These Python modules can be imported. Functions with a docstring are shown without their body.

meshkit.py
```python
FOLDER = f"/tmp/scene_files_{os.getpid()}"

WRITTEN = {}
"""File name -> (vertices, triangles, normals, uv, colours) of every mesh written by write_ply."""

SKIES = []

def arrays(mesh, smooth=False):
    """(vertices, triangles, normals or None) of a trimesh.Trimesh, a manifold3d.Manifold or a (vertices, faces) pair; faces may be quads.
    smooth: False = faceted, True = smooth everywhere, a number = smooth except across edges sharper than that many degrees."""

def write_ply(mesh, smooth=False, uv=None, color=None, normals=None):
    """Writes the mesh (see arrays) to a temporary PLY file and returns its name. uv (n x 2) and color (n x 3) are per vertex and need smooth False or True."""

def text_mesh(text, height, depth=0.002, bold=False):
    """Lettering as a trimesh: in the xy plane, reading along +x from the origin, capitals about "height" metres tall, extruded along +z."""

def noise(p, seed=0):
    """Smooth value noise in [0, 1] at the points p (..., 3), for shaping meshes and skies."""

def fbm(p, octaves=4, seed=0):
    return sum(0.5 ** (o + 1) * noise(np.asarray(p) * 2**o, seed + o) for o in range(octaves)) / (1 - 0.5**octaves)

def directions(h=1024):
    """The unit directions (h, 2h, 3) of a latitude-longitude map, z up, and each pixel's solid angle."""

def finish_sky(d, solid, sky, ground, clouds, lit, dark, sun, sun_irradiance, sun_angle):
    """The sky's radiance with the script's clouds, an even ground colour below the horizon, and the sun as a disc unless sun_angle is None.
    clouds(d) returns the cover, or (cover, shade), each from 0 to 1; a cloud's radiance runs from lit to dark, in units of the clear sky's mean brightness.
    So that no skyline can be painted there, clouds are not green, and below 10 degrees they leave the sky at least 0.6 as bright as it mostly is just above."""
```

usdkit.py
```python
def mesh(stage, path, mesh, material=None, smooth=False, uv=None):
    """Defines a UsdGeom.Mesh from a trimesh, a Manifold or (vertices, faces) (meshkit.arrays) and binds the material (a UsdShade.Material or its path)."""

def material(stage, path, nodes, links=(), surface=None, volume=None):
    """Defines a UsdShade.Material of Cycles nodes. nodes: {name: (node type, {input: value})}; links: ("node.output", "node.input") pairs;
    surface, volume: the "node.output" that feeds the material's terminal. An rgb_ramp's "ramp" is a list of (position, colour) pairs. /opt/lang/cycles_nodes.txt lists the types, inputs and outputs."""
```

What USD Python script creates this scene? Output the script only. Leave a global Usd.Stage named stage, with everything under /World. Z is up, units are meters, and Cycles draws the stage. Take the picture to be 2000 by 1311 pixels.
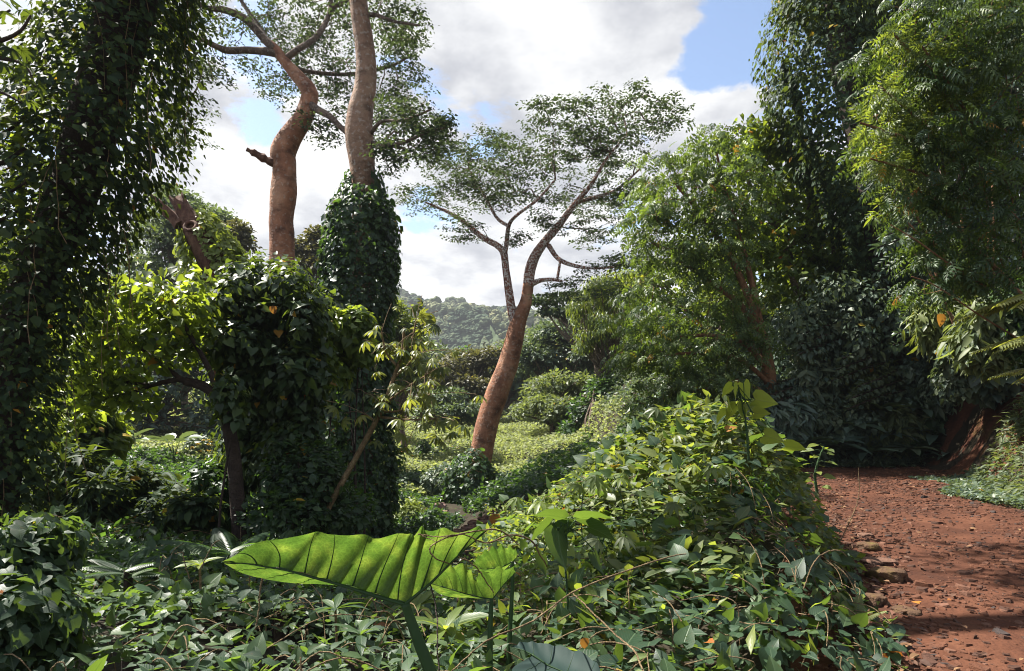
import math, numpy as np, usdkit, meshkit, trimesh
from scipy.interpolate import RBFInterpolator
from pxr import Usd, UsdGeom, UsdLux, UsdShade, Sdf, Gf, Vt

stage = Usd.Stage.CreateInMemory()
UsdGeom.SetStageUpAxis(stage, 'Z'); UsdGeom.SetStageMetersPerUnit(stage, 1.0)
UsdGeom.Xform.Define(stage, '/World')
# ------------------------------------------------------------------ camera, sky, sun, exposure
EYE, FPX, HX, HY = 1.6, 1192.0, 1000.0, 800.0
cam = UsdGeom.Camera.Define(stage, '/World/camera')
cam.AddTranslateOp().Set((0, 0, EYE)); cam.AddRotateXOp().Set(90)
cam.CreateHorizontalApertureAttr(36.0); cam.CreateFocalLengthAttr(36 * FPX / 2000)
cam.CreateVerticalApertureOffsetAttr(36 * (800 - 655.5) / 2000)
cam.CreateExposureAttr(1.72)
SUN = np.array([-0.60, 0.30, 0.95]); SUN /= np.linalg.norm(SUN)
HAZE = .0002
SUN_I, SKY_S, CLOUD = 1.2, 0.07, 4.35


def unit(v): v = np.asarray(v, float); return v / np.maximum(np.linalg.norm(v, axis=-1, keepdims=True), 1e-9)
def at(px, py, Y): return np.array([(px - HX) / FPX * Y, Y, EYE + (HY - py) / FPX * Y])


def mat(name, nodes, links, surface=None, volume=None):
    return usdkit.material(stage, '/World/Looks/' + name, nodes, links, surface=surface, volume=volume)


nodes = {'g': ('geometry', {}), 'nrm': ('vector_math', {'math_type': 'normalize'}), 'sep': ('separate_xyz', {}),
         'zz': ('math', {'math_type': 'maximum', 'value2': 0.0}), 'za': ('math', {'math_type': 'add', 'value2': 0.22}),
         'dx': ('math', {'math_type': 'divide'}), 'dy': ('math', {'math_type': 'divide'}), 'uv': ('combine_xyz', {}),
         'n1': ('noise_texture', {'scale': 3.4, 'detail': 9.0, 'roughness': 0.6, 'distortion': 0.2}),
         'n2': ('noise_texture', {'scale': 2.6, 'detail': 8.0, 'roughness': 0.58}),
         'mp': ('mapping', {'location': (3.7, 1.3, 5.0)}), 'mp1': ('mapping', {'location': (11.3, 4.1, 0.0)}),
         'cov': ('map_range', {'range_type': 'smoothstep', 'from_min': 0.44, 'from_max': 0.53, 'clamp': True}),
         'shd': ('rgb_ramp', {'ramp': [(0.32, (0.46, 0.48, 0.54)), (0.43, (0.62, 0.635, 0.68)), (0.53, (0.87, 0.88, 0.90)), (0.60, (1.03, 1.03, 1.02))]}),
         'cs': ('mix', {'mix_type': 'multiply', 'fac': 1.0, 'color2': (CLOUD,) * 3}),
         'sky': ('sky_texture', {'sky_type': 'single_scattering', 'sun_disc': False, 'sun_elevation': math.asin(SUN[2]), 'sun_rotation': math.atan2(SUN[0], SUN[1])}),
         'mx': ('mix', {}), 'bg': ('background_shader', {'strength': SKY_S})}
links = [('g.position', 'nrm.vector1'), ('nrm.vector', 'sep.vector'), ('sep.z', 'zz.value1'), ('zz.value', 'za.value1'), ('sep.x', 'dx.value1'), ('za.value', 'dx.value2'),
         ('sep.y', 'dy.value1'), ('za.value', 'dy.value2'), ('dx.value', 'uv.x'), ('dy.value', 'uv.y'), ('uv.vector', 'mp.vector'), ('uv.vector', 'mp1.vector'), ('mp1.vector', 'n1.vector'),
         ('mp.vector', 'n2.vector'), ('n2.fac', 'shd.fac'), ('shd.color', 'cs.color1'), ('cs.color', 'mx.color2'), ('sky.color', 'mx.color1'), ('mx.color', 'bg.color')]
prev = 'n1.fac'          # gaps in the cloud deck where the blue shows, and the dense deck between them
for i, (px, py, r, a) in enumerate([(1480, 165, .09, .15), (1535, 40, .10, .135), (1390, 75, .06, .12), (880, 235, .08, .21), (815, 425, .065, .22), (985, 260, .05, .13), (530, 200, .055, .17), (690, 90, .06, .10), (1065, 65, .02, .12),
                                    (1150, 120, .30, -.16), (480, 330, .25, -.16), (860, 520, .2, -.16)]):
    nodes[f'ds{i}'] = ('vector_math', {'math_type': 'distance', 'vector2': tuple(unit(at(px, py, 1.0) - [0, 0, EYE]))})
    nodes[f'mr{i}'] = ('map_range', {'range_type': 'smoothstep', 'from_min': 0.0, 'from_max': r * 1.6, 'to_min': a, 'to_max': 0.0, 'clamp': True})
    nodes[f'sb{i}'] = ('math', {'math_type': 'subtract'})
    links += [('nrm.vector', f'ds{i}.vector1'), (f'ds{i}.value', f'mr{i}.value'), (prev, f'sb{i}.value1'), (f'mr{i}.result', f'sb{i}.value2')]
    prev = f'sb{i}.value'
links += [(prev, 'cov.value'), ('cov.result', 'mx.fac')]
dome = UsdLux.DomeLight.Define(stage, '/World/sky')
UsdShade.MaterialBindingAPI.Apply(dome.GetPrim()).Bind(mat('sky_clouds', nodes, links, surface='bg.background'))
dome.GetPrim().SetCustomDataByKey('kind', 'structure')
sun = UsdLux.DistantLight.Define(stage, '/World/sun'); sun.CreateNormalizeAttr(True); sun.CreateIntensityAttr(SUN_I); sun.CreateAngleAttr(0.53); sun.CreateColorAttr(Gf.Vec3f(1, .95, .86))
_x = unit(np.cross([0, 0, 1], SUN)); _M = np.eye(4); _M[0, :3] = _x; _M[1, :3] = np.cross(SUN, _x); _M[2, :3] = SUN
sun.AddTransformOp().Set(Gf.Matrix4d(_M.tolist()))

# ------------------------------------------------------------------ prims and tags
used = {}


def numbered(parent, name):
    k = parent + '/' + name; n = used.get(k, 0); used[k] = n + 1
    return k if n == 0 else f'{k}_{n:03d}'


def tag(p, label=None, cat=None, group=None, kind=None):
    p = p.GetPrim() if hasattr(p, 'GetPrim') else p
    for k, v in (('label', label), ('category', cat), ('group', group), ('kind', kind)):
        if v: p.SetCustomDataByKey(k, v)
    return p


def thing(name, label, cat, group=None, loc=None):
    x = UsdGeom.Xform.Define(stage, numbered('/World', name))
    if loc is not None: x.AddTranslateOp().Set(Gf.Vec3d(*map(float, loc)))
    return tag(x, label, cat, group)


def put(parent, name, v, f, material, tint=None, st=None, n=None, smooth=False, kind=None, label=None):
    """One Mesh prim: under a thing or part, or straight under /World."""
    path = numbered(str(parent.GetPath()) if parent is not None else '/World', name)
    v = np.asarray(v, np.float32); f = np.asarray(f, np.int32)
    if smooth and n is None:
        _, _, n = meshkit.arrays(trimesh.Trimesh(v, f, process=False), True)
    m = UsdGeom.Mesh.Define(stage, path)
    m.CreatePointsAttr(Vt.Vec3fArray.FromNumpy(v)); m.CreateFaceVertexCountsAttr(Vt.IntArray.FromNumpy(np.full(len(f), f.shape[1], np.int32)))
    m.CreateFaceVertexIndicesAttr(Vt.IntArray.FromNumpy(f.ravel())); m.CreateSubdivisionSchemeAttr('none')
    if n is not None:
        m.CreateNormalsAttr(Vt.Vec3fArray.FromNumpy(np.asarray(n, np.float32))); m.SetNormalsInterpolation('vertex')
    if tint is not None:
        UsdGeom.PrimvarsAPI(m).CreatePrimvar('tint', Sdf.ValueTypeNames.FloatArray, 'vertex').Set(Vt.FloatArray.FromNumpy(np.asarray(tint, np.float32)))
    if st is not None:
        UsdGeom.PrimvarsAPI(m).CreatePrimvar('st', Sdf.ValueTypeNames.TexCoord2fArray, 'vertex').Set(Vt.Vec2fArray.FromNumpy(np.asarray(st, np.float32)))
    UsdShade.MaterialBindingAPI.Apply(m.GetPrim()).Bind(material)
    p = m.GetPrim()
    if kind: p.SetCustomDataByKey('kind', kind)
    if label: p.SetCustomDataByKey('label', label)
    return p


# ------------------------------------------------------------------ materials
def leaf_mat(name, lo, mid, hi, trans, tfac=.42, rough=.42, spec=.4, old=((.40, .30, .03), (.32, .09, .02)), veins=False, oldat=.975, vgain=1.5):
    """Leaf: waxy top, light passing through; tint picks young, grown or ageing leaves."""
    def ramp(a, b, c, g=(1, 1, 1)):
        m = lambda k: tuple(x * y for x, y in zip(k, g))
        if oldat >= 1: return [(0, a), (.5, b), (.9, c), (1, c)]
        return [(0, a), (.5, b), (.9, c), (oldat, c), (min(oldat + .012, .998), m(old[0])), (1, m(old[1]))]
    lo, mid, hi = (tuple(np.array(c) * [1.0, .95, 1.1]) for c in (lo, mid, hi)); tr = np.array(trans) * [1.02, .98, 1.0]
    nd = {'a': ('attribute', {'attribute': 'tint'}), 'r': ('rgb_ramp', {'ramp': ramp(lo, mid, hi)}),
          'rt': ('rgb_ramp', {'ramp': ramp(tuple(tr * .55), tuple(tr * .8), tuple(tr * 1.15), (1.2, 1.2, 1))}),
          'p': ('principled_bsdf', {'roughness': rough, 'specular_ior_level': spec}), 't': ('translucent_bsdf', {}), 'm': ('mix_closure', {'fac': tfac})}
    lk = [('a.fac', 'r.fac'), ('a.fac', 'rt.fac'), ('p.BSDF', 'm.closure1'), ('t.BSDF', 'm.closure2')]
    if veins:
        nd.update({'st': ('attribute', {'attribute': 'st'}), 'sp': ('separate_xyz', {}), 'au': ('math', {'math_type': 'absolute'}),
                   'mid': ('map_range', {'from_min': .02, 'from_max': .07, 'to_min': 1.0, 'to_max': 0.0, 'clamp': True}),
                   'k': ('math', {'math_type': 'multiply', 'value2': .55}), 's': ('math', {'math_type': 'subtract'}), 'q': ('math', {'math_type': 'multiply', 'value2': 7.0}),
                   'pp': ('math', {'math_type': 'pingpong', 'value2': .5}), 'sv': ('map_range', {'from_min': .0, 'from_max': .09, 'to_min': .6, 'to_max': 0.0, 'clamp': True}),
                   'mxv': ('math', {'math_type': 'maximum'}), 'gn': ('mix', {'color2': tuple(min(1, x * vgain + .05) for x in hi)}), 'gt': ('mix', {'color2': tuple(tr * .35)}),
                   'fm': ('math', {'math_type': 'multiply', 'value2': .55}), 'gg': ('geometry', {}), 'ns': ('noise_texture', {'scale': 55.0, 'detail': 3.0}), 'sr': ('map_range', {'from_min': .66, 'from_max': .72, 'to_max': .75, 'clamp': True}), 'sm': ('mix', {'color2': (.09, .06, .025)}), 'bp': ('bump', {'strength': .35, 'distance': .004, 'invert': True})})
        lk += [('st.vector', 'sp.vector'), ('sp.x', 'au.value1'), ('au.value', 'mid.value'), ('au.value', 'k.value1'), ('sp.y', 's.value1'), ('k.value', 's.value2'), ('s.value', 'q.value1'),
               ('q.value', 'pp.value1'), ('pp.value', 'sv.value'), ('mid.result', 'mxv.value1'), ('sv.result', 'mxv.value2'), ('mxv.value', 'fm.value1'), ('fm.value', 'gn.fac'), ('fm.value', 'gt.fac'),
               ('r.color', 'gn.color1'), ('rt.color', 'gt.color1'), ('gg.position', 'ns.vector'), ('ns.fac', 'sr.value'), ('sr.result', 'sm.fac'), ('gn.color', 'sm.color1'), ('sm.color', 'p.base_color'), ('gt.color', 't.color'), ('mxv.value', 'bp.height'), ('bp.normal', 'p.normal')]
    else:
        lk += [('r.color', 'p.base_color'), ('rt.color', 't.color')]
    return mat(name, nd, lk, surface='m.closure')


def bark_mat(name, dark, main, pale, spot=.0, scale=3.0, ring=True, spotcol=(.42, .38, .33)):
    nd = {'g': ('geometry', {}), 'mp': ('mapping', {'scale': (1, 1, .45)}), 'n': ('noise_texture', {'scale': scale, 'detail': 8.0, 'roughness': .62}),
          'r': ('rgb_ramp', {'ramp': [(.25, dark), (.48, main), (.72, pale)]}),
          'mp2': ('mapping', {'scale': (1, 1, 1.7)}), 'n2': ('noise_texture', {'scale': scale * 1.3, 'detail': 5.0, 'roughness': .6}),
          'r2': ('rgb_ramp', {'ramp': [(.34, (.32, .30, .29)), (.5, (1, 1, 1)), (.68, (1.3, 1.25, 1.2))]}), 'mu': ('mix', {'mix_type': 'multiply', 'fac': .7 if ring else .4}),
          'n3': ('noise_texture', {'scale': scale * 5, 'detail': 3.0}), 'r3': ('map_range', {'from_min': .60 - .1 * spot, 'from_max': .66 - .1 * spot, 'to_max': min(1, spot), 'clamp': True}), 'ms': ('mix', {'color2': spotcol}),
          'n4': ('noise_texture', {'scale': scale * 9, 'detail': 6.0}), 'ad': ('math', {'math_type': 'add'}), 'bp': ('bump', {'strength': .9, 'distance': .035}),
          'p': ('principled_bsdf', {'roughness': .85, 'specular_ior_level': .25})}
    lk = [('g.position', 'mp.vector'), ('mp.vector', 'n.vector'), ('n.fac', 'r.fac'), ('g.position', 'mp2.vector'), ('mp2.vector', 'n2.vector'), ('n2.fac', 'r2.fac'), ('r.color', 'mu.color1'), ('r2.color', 'mu.color2'),
          ('g.position', 'n3.vector'), ('n3.fac', 'r3.value'), ('r3.result', 'ms.fac'), ('mu.color', 'ms.color1'), ('ms.color', 'p.base_color'), ('g.position', 'n4.vector'), ('n4.fac', 'ad.value1'), ('n2.fac', 'ad.value2'),
          ('ad.value', 'bp.height'), ('bp.normal', 'p.normal')]
    return mat(name, nd, lk, surface='p.BSDF')


def soil_mat(name, ramp, scale, bump=.03, rough=.95, fine=9.0):
    nd = {'g': ('geometry', {}), 'n': ('noise_texture', {'scale': scale, 'detail': 9.0, 'roughness': .65}), 'r': ('rgb_ramp', {'ramp': ramp}),
          'n2': ('noise_texture', {'scale': scale * fine, 'detail': 6.0}), 'bp': ('bump', {'strength': .8, 'distance': bump}), 'p': ('principled_bsdf', {'roughness': rough, 'specular_ior_level': .2})}
    return mat(name, nd, [('g.position', 'n.vector'), ('n.fac', 'r.fac'), ('r.color', 'p.base_color'), ('g.position', 'n2.vector'), ('n2.fac', 'bp.height'), ('bp.normal', 'p.normal')], surface='p.BSDF')


L = {
    'vine': leaf_mat('leaf_vine', (.02, .046, .024), (.036, .078, .036), (.07, .122, .04), (.17, .28, .03), veins=True, spec=.34, rough=.46),
    'vine_young': leaf_mat('leaf_vine_young', (.06, .11, .03), (.11, .17, .035), (.17, .22, .04), (.36, .46, .04), veins=True, rough=.4, tfac=.5, oldat=.95),
    'shrub': leaf_mat('leaf_shrub', (.035, .07, .03), (.085, .125, .04), (.15, .19, .055), (.30, .37, .04), veins=True, rough=.4, tfac=.48, oldat=.97),
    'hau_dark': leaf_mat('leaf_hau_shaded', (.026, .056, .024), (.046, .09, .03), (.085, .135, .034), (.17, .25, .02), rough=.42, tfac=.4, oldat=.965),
    'ivy': leaf_mat('leaf_ivy', (.018, .04, .02), (.032, .07, .03), (.06, .11, .035), (.12, .24, .025), rough=.42),
    'ivy_dark': leaf_mat('leaf_ivy_dark', (.016, .038, .018), (.03, .065, .026), (.065, .11, .034), (.12, .17, .014), rough=.6, spec=.2, oldat=.965),
    'hau': leaf_mat('leaf_hau', (.035, .07, .022), (.065, .115, .028), (.12, .18, .04), (.35, .46, .03), rough=.4, tfac=.5, oldat=.955),
    'albizia': leaf_mat('leaf_albizia', (.03, .054, .032), (.045, .076, .042), (.07, .105, .052), (.09, .135, .03), rough=.5, tfac=.36, oldat=1.0),
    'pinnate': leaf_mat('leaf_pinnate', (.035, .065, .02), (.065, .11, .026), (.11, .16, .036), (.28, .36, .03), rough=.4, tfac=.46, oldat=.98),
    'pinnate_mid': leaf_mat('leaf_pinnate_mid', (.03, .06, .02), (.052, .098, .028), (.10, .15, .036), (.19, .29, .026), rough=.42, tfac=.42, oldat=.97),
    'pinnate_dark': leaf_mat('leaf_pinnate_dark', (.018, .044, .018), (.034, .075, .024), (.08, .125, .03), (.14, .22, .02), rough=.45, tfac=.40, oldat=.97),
    'shade': leaf_mat('leaf_shade', (.05, .09, .064), (.085, .145, .096), (.14, .205, .12), (.10, .16, .05), rough=.42, spec=.6, tfac=.32, oldat=.985),
    'meadow': leaf_mat('leaf_meadow', (.10, .15, .06), (.19, .235, .09), (.30, .335, .15), (.42, .5, .12), rough=.6, tfac=.45, oldat=.98),
    'pale': leaf_mat('leaf_pale', (.055, .09, .04), (.095, .135, .06), (.155, .19, .08), (.26, .33, .06), rough=.5, tfac=.4, oldat=.99),
    'blue': leaf_mat('leaf_bluish', (.048, .086, .056), (.09, .138, .08), (.15, .195, .10), (.17, .24, .06), rough=.45, tfac=.36, oldat=.985),
    'brown': leaf_mat('leaf_brownish', (.055, .06, .03), (.085, .088, .042), (.13, .125, .055), (.16, .16, .03), rough=.5, tfac=.35, oldat=.97),
    'cecropia': leaf_mat('leaf_cecropia', (.04, .075, .03), (.075, .11, .032), (.13, .16, .04), (.32, .36, .04), rough=.42, tfac=.46, oldat=.97),
    'fern': leaf_mat('leaf_fern', (.03, .06, .04), (.05, .09, .05), (.08, .12, .06), (.12, .2, .05), rough=.55, spec=.3, oldat=1.0),
    'fern_light': leaf_mat('leaf_fern_light', (.09, .13, .04), (.15, .19, .05), (.21, .24, .08), (.38, .42, .05), rough=.5, oldat=1.0),
    'dry': leaf_mat('leaf_dry', (.20, .08, .03), (.30, .12, .03), (.42, .22, .05), (.4, .2, .03), rough=.6, oldat=1.0),
    'gold': leaf_mat('petal_gold', (.5, .34, .03), (.6, .42, .03), (.68, .5, .04), (.5, .35, .03), rough=.6, oldat=1.0),
    'orange': leaf_mat('leaf_orange', (.45, .16, .03), (.55, .24, .04), (.6, .32, .05), (.5, .25, .03), rough=.5, oldat=1.0),
}
B = {
    'red': bark_mat('bark_red_brown', (.095, .042, .026), (.245, .112, .064), (.38, .22, .14), spot=.25, scale=1.7),
    'redspot': bark_mat('bark_red_lichen', (.09, .032, .024), (.19, .075, .05), (.27, .14, .10), spot=1.0, scale=3.0, spotcol=(.50, .46, .42)),
    'tan': bark_mat('bark_tan', (.10, .058, .038), (.21, .125, .082), (.30, .20, .14), spot=.35, scale=2.0),
    'grey': bark_mat('bark_grey_brown', (.06, .042, .032), (.11, .078, .058), (.18, .135, .10), spot=.3, scale=3.0),
    'dark': bark_mat('bark_dark', (.018, .013, .011), (.04, .028, .022), (.07, .05, .038), scale=5.0, ring=False),
    'wood': bark_mat('broken_wood', (.035, .015, .011), (.11, .052, .035), (.20, .115, .075), scale=7.0, ring=False),
    'stem': bark_mat('stem_rust', (.10, .045, .02), (.20, .10, .05), (.28, .16, .08), scale=12.0, ring=False),
    'green': bark_mat('stem_green', (.02, .045, .018), (.03, .065, .022), (.05, .09, .03), scale=9.0, ring=False),
    'vinestem': bark_mat('stem_vine', (.10, .07, .04), (.22, .15, .08), (.33, .25, .14), scale=16.0, ring=False),
}
SOIL = soil_mat('undergrowth_soil', [(.3, (.018, .014, .010)), (.6, (.035, .028, .017)), (.8, (.04, .045, .02))], 1.5)
RED = soil_mat('red_earth', [(.28, (.03, .0115, .007)), (.46, (.06, .022, .0115)), (.6, (.088, .034, .018)), (.78, (.13, .056, .03))], 1.1, bump=.03, fine=20)
BANK = soil_mat('bank_earth', [(.3, (.03, .014, .009)), (.5, (.085, .032, .018)), (.62, (.07, .042, .015)), (.8, (.13, .055, .03))], 1.6, bump=.05)
HILLM = soil_mat('hill_ground', [(.3, (.03, .05, .025)), (.6, (.06, .085, .035)), (.8, (.11, .13, .06))], .05)
STONES = [soil_mat(f'path_stone_{n}', [(.3, tuple(np.array(c) * .65)), (.7, tuple(np.array(c) * 1.25))], 14, bump=.006, rough=.75) for n, c in
          (('rust', (.10, .041, .023)), ('brown', (.062, .030, .020)), ('grey', (.045, .034, .031)), ('tan', (.13, .062, .04)))]
ROCK = soil_mat('rock_brown', [(.3, (.05, .028, .02)), (.55, (.13, .07, .048)), (.75, (.22, .13, .09))], 5, bump=.02, rough=.85)
ROCKP = soil_mat('rock_pinkish', [(.3, (.12, .08, .07)), (.55, (.24, .15, .13)), (.75, (.34, .24, .2))], 4, bump=.02, rough=.8)
MOSS = soil_mat('rock_mossy', [(.3, (.035, .02, .013)), (.5, (.085, .048, .028)), (.68, (.10, .075, .02)), (.8, (.05, .05, .015))], 6, bump=.02, rough=.9)


# ------------------------------------------------------------------ leaf templates: x across, y along to the tip, z up
def tmpl(v, f, sx=None):
    v = np.array(v, float); f = np.array(f)
    up = np.cross(v[f[:, 1]] - v[f[:, 0]], v[f[:, 2]] - v[f[:, 0]])[:, 2] >= 0
    f = np.where(up[:, None], f, f[:, ::-1])
    n = meshkit.arrays(trimesh.Trimesh(v, f, process=False), True)[2]
    w = max(abs(v[:, 0]).max(), 1e-6)
    return v, f, n, np.stack([v[:, 0] / w, v[:, 1]], 1)


def outline(half, mids, fold=.10, droop=.16, wav=0.0):
    """half: (x, y) from base to tip on one side; mids: y values of midrib points, one per outline point."""
    v, f = [], []
    k = len(half)
    z = lambda x, y: fold * abs(x) * 2 - droop * max(y, 0) ** 2 + wav * math.sin(y * 11) * abs(x)
    for y in mids: v.append((0, y, z(0, y)))
    for s in (1, -1):
        for x, y in half: v.append((s * x, y, z(x, y)))
    for s in (0, 1):
        o = k + s * k
        for i in range(k - 1):
            a, b, c, d = i, i + 1, o + i + 1, o + i
            tri = [(a, c, b), (a, d, c)]
            f += [t if s else t[::-1] for t in tri]
    f = [t for t in f if len({tuple(np.round(v[i], 6)) for i in t}) == 3]
    return tmpl(v, f)


T = {
    'quad': tmpl([(0, 0, 0), (-.30, .45, .07), (.30, .45, .07), (0, 1, -.14)], [(0, 2, 3), (0, 3, 1)]),
    'fleck': tmpl([(0, 0, 0), (-.42, .5, .05), (.42, .5, .05), (0, 1, -.1)], [(0, 2, 3), (0, 3, 1)]),
    'ovate': outline([(.0, 0), (.27, .28), (.25, .62), (0, 1.0)], [0, .28, .62, 1.0], fold=.14),
    'round': outline([(.0, .02), (.36, .12), (.43, .45), (.26, .78), (0, 1.0)], [.02, .2, .45, .78, 1.0], fold=.12, droop=.2),
    'heart': outline([(.03, .10), (.22, -.06), (.42, .08), (.45, .34), (.30, .66), (.11, .90), (0, 1.06)], [.10, .12, .2, .38, .66, .90, 1.06], fold=.10, droop=.22, wav=.06),
    'lance': outline([(0, 0), (.13, .25), (.13, .6), (0, 1.0)], [0, .25, .6, 1.0], fold=.2, droop=.25),
    'blade': outline([(.012, 0), (.10, .2), (.15, .45), (.11, .75), (0, 1.0)], [0, .2, .45, .75, 1.0], fold=.16, droop=.38),
    'ovate_lo': outline([(0, 0), (.29, .40), (0, 1.0)], [0, .40, 1.0], fold=.14),
    'round_lo': outline([(0, .02), (.43, .35), (0, 1.0)], [.02, .35, 1.0], fold=.12, droop=.2),
    'heart_lo': outline([(.03, .08), (.36, -.02), (.44, .34), (0, 1.06)], [.08, .1, .38, 1.06], fold=.10, droop=.22),
    'lance_lo': outline([(0, 0), (.15, .42), (0, 1.0)], [0, .42, 1.0], fold=.2, droop=.25),
    'big': outline([(.02, 0), (.20, .10), (.30, .3), (.30, .55), (.2, .8), (0, 1.0)], [0, .1, .3, .55, .8, 1.0], fold=.18, droop=.3, wav=.12),
}


def compose(items, base):
    """Several leaflets (origin, direction, normal, size) of one template as one template."""
    bv, bf, _, bst = T[base]; V, Fc, S = [], [], []
    for o, d, n, s in items:
        d = unit(d); x = unit(np.cross(d, n)); n = np.cross(x, d)
        Fc.append(bf + len(V) * len(bv)); V.append(np.array(o) + s * (bv[:, :1] * x + bv[:, 1:2] * d + bv[:, 2:] * n)); S.append(bst)
    v = np.vstack(V); t = tmpl(v, np.vstack(Fc)); return t[0], t[1], t[2], np.vstack(S)


def pinnate(k, base, ls, arch=.25, spread=68, rach=.018, taper=True, term=True):
    items = []
    for i in range(k):
        y = .12 + .85 * i / max(k - 1, 1)
        sz = ls * ((1 - abs(y - .45) * 1.05) if taper else 1)
        for s in (-1, 1):
            a = math.radians(spread - 22 * y)
            items.append(((0, y, -arch * y * y), (s * math.sin(a), math.cos(a), -.25 - .2 * y), (0, .2, 1), sz))
    if term: items.append(((0, .97, -arch * .94), (0, 1, -2 * arch), (0, .5, 1), ls * .7))
    t = compose(items, base)
    r = rach
    ys = np.linspace(0, .98, 5); v = [(sx * r * .5, y, -arch * y * y - .004) for y in ys for sx in (-1, 1)]
    f = [q for i in range(4) for q in ((2 * i, 2 * i + 1, 2 * i + 3), (2 * i, 2 * i + 3, 2 * i + 2))]
    o = len(t[0]); v2 = np.vstack([t[0], v]); u = tmpl(v2, np.vstack([t[1], np.array(f) + o]))
    return u[0], u[1], u[2], np.vstack([t[3], np.zeros((len(v), 2)) + [.0, .0]])


def palmate(k, base, droop=.35, full=300):
    items = []
    for i in range(k):
        a = math.radians(-full / 2 + full * i / (k - 1)); s = .5 * (.72 + .28 * math.cos(a / 2))
        items.append(((0, .45, 0), (math.sin(a), math.cos(a), -droop), (0, 0, 1), s * 1.15))
    return compose(items, base)


T['pinnate'] = pinnate(5, 'lance', .42, arch=.28)
T['slim'] = tmpl([(0, 0, 0), (-.19, .42, .05), (.19, .42, .05), (0, 1, -.16)], [(0, 2, 3), (0, 3, 1)])
T['pinnate_lo'] = pinnate(5, 'lance_lo', .42, arch=.28)
T['pinnate_light'] = pinnate(6, 'slim', .44, arch=.3, spread=62)
T['pinnate_mid'] = pinnate(4, 'ovate_lo', .44, arch=.3, spread=64)
T['pinnate_fine'] = pinnate(7, 'quad', .26, arch=.3)
T['frond'] = pinnate(15, 'quad', .26, arch=.32, spread=80, rach=.012, term=False)
T['frond_big'] = pinnate(24, 'lance', .24, arch=.38, spread=82, rach=.012, term=False)
T['palm9'] = palmate(9, 'blade')
T['palm7'] = palmate(7, 'blade', droop=.2, full=250)
T['rosette'] = palmate(8, 'blade', droop=-.25, full=320)


OLD = .010


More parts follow.
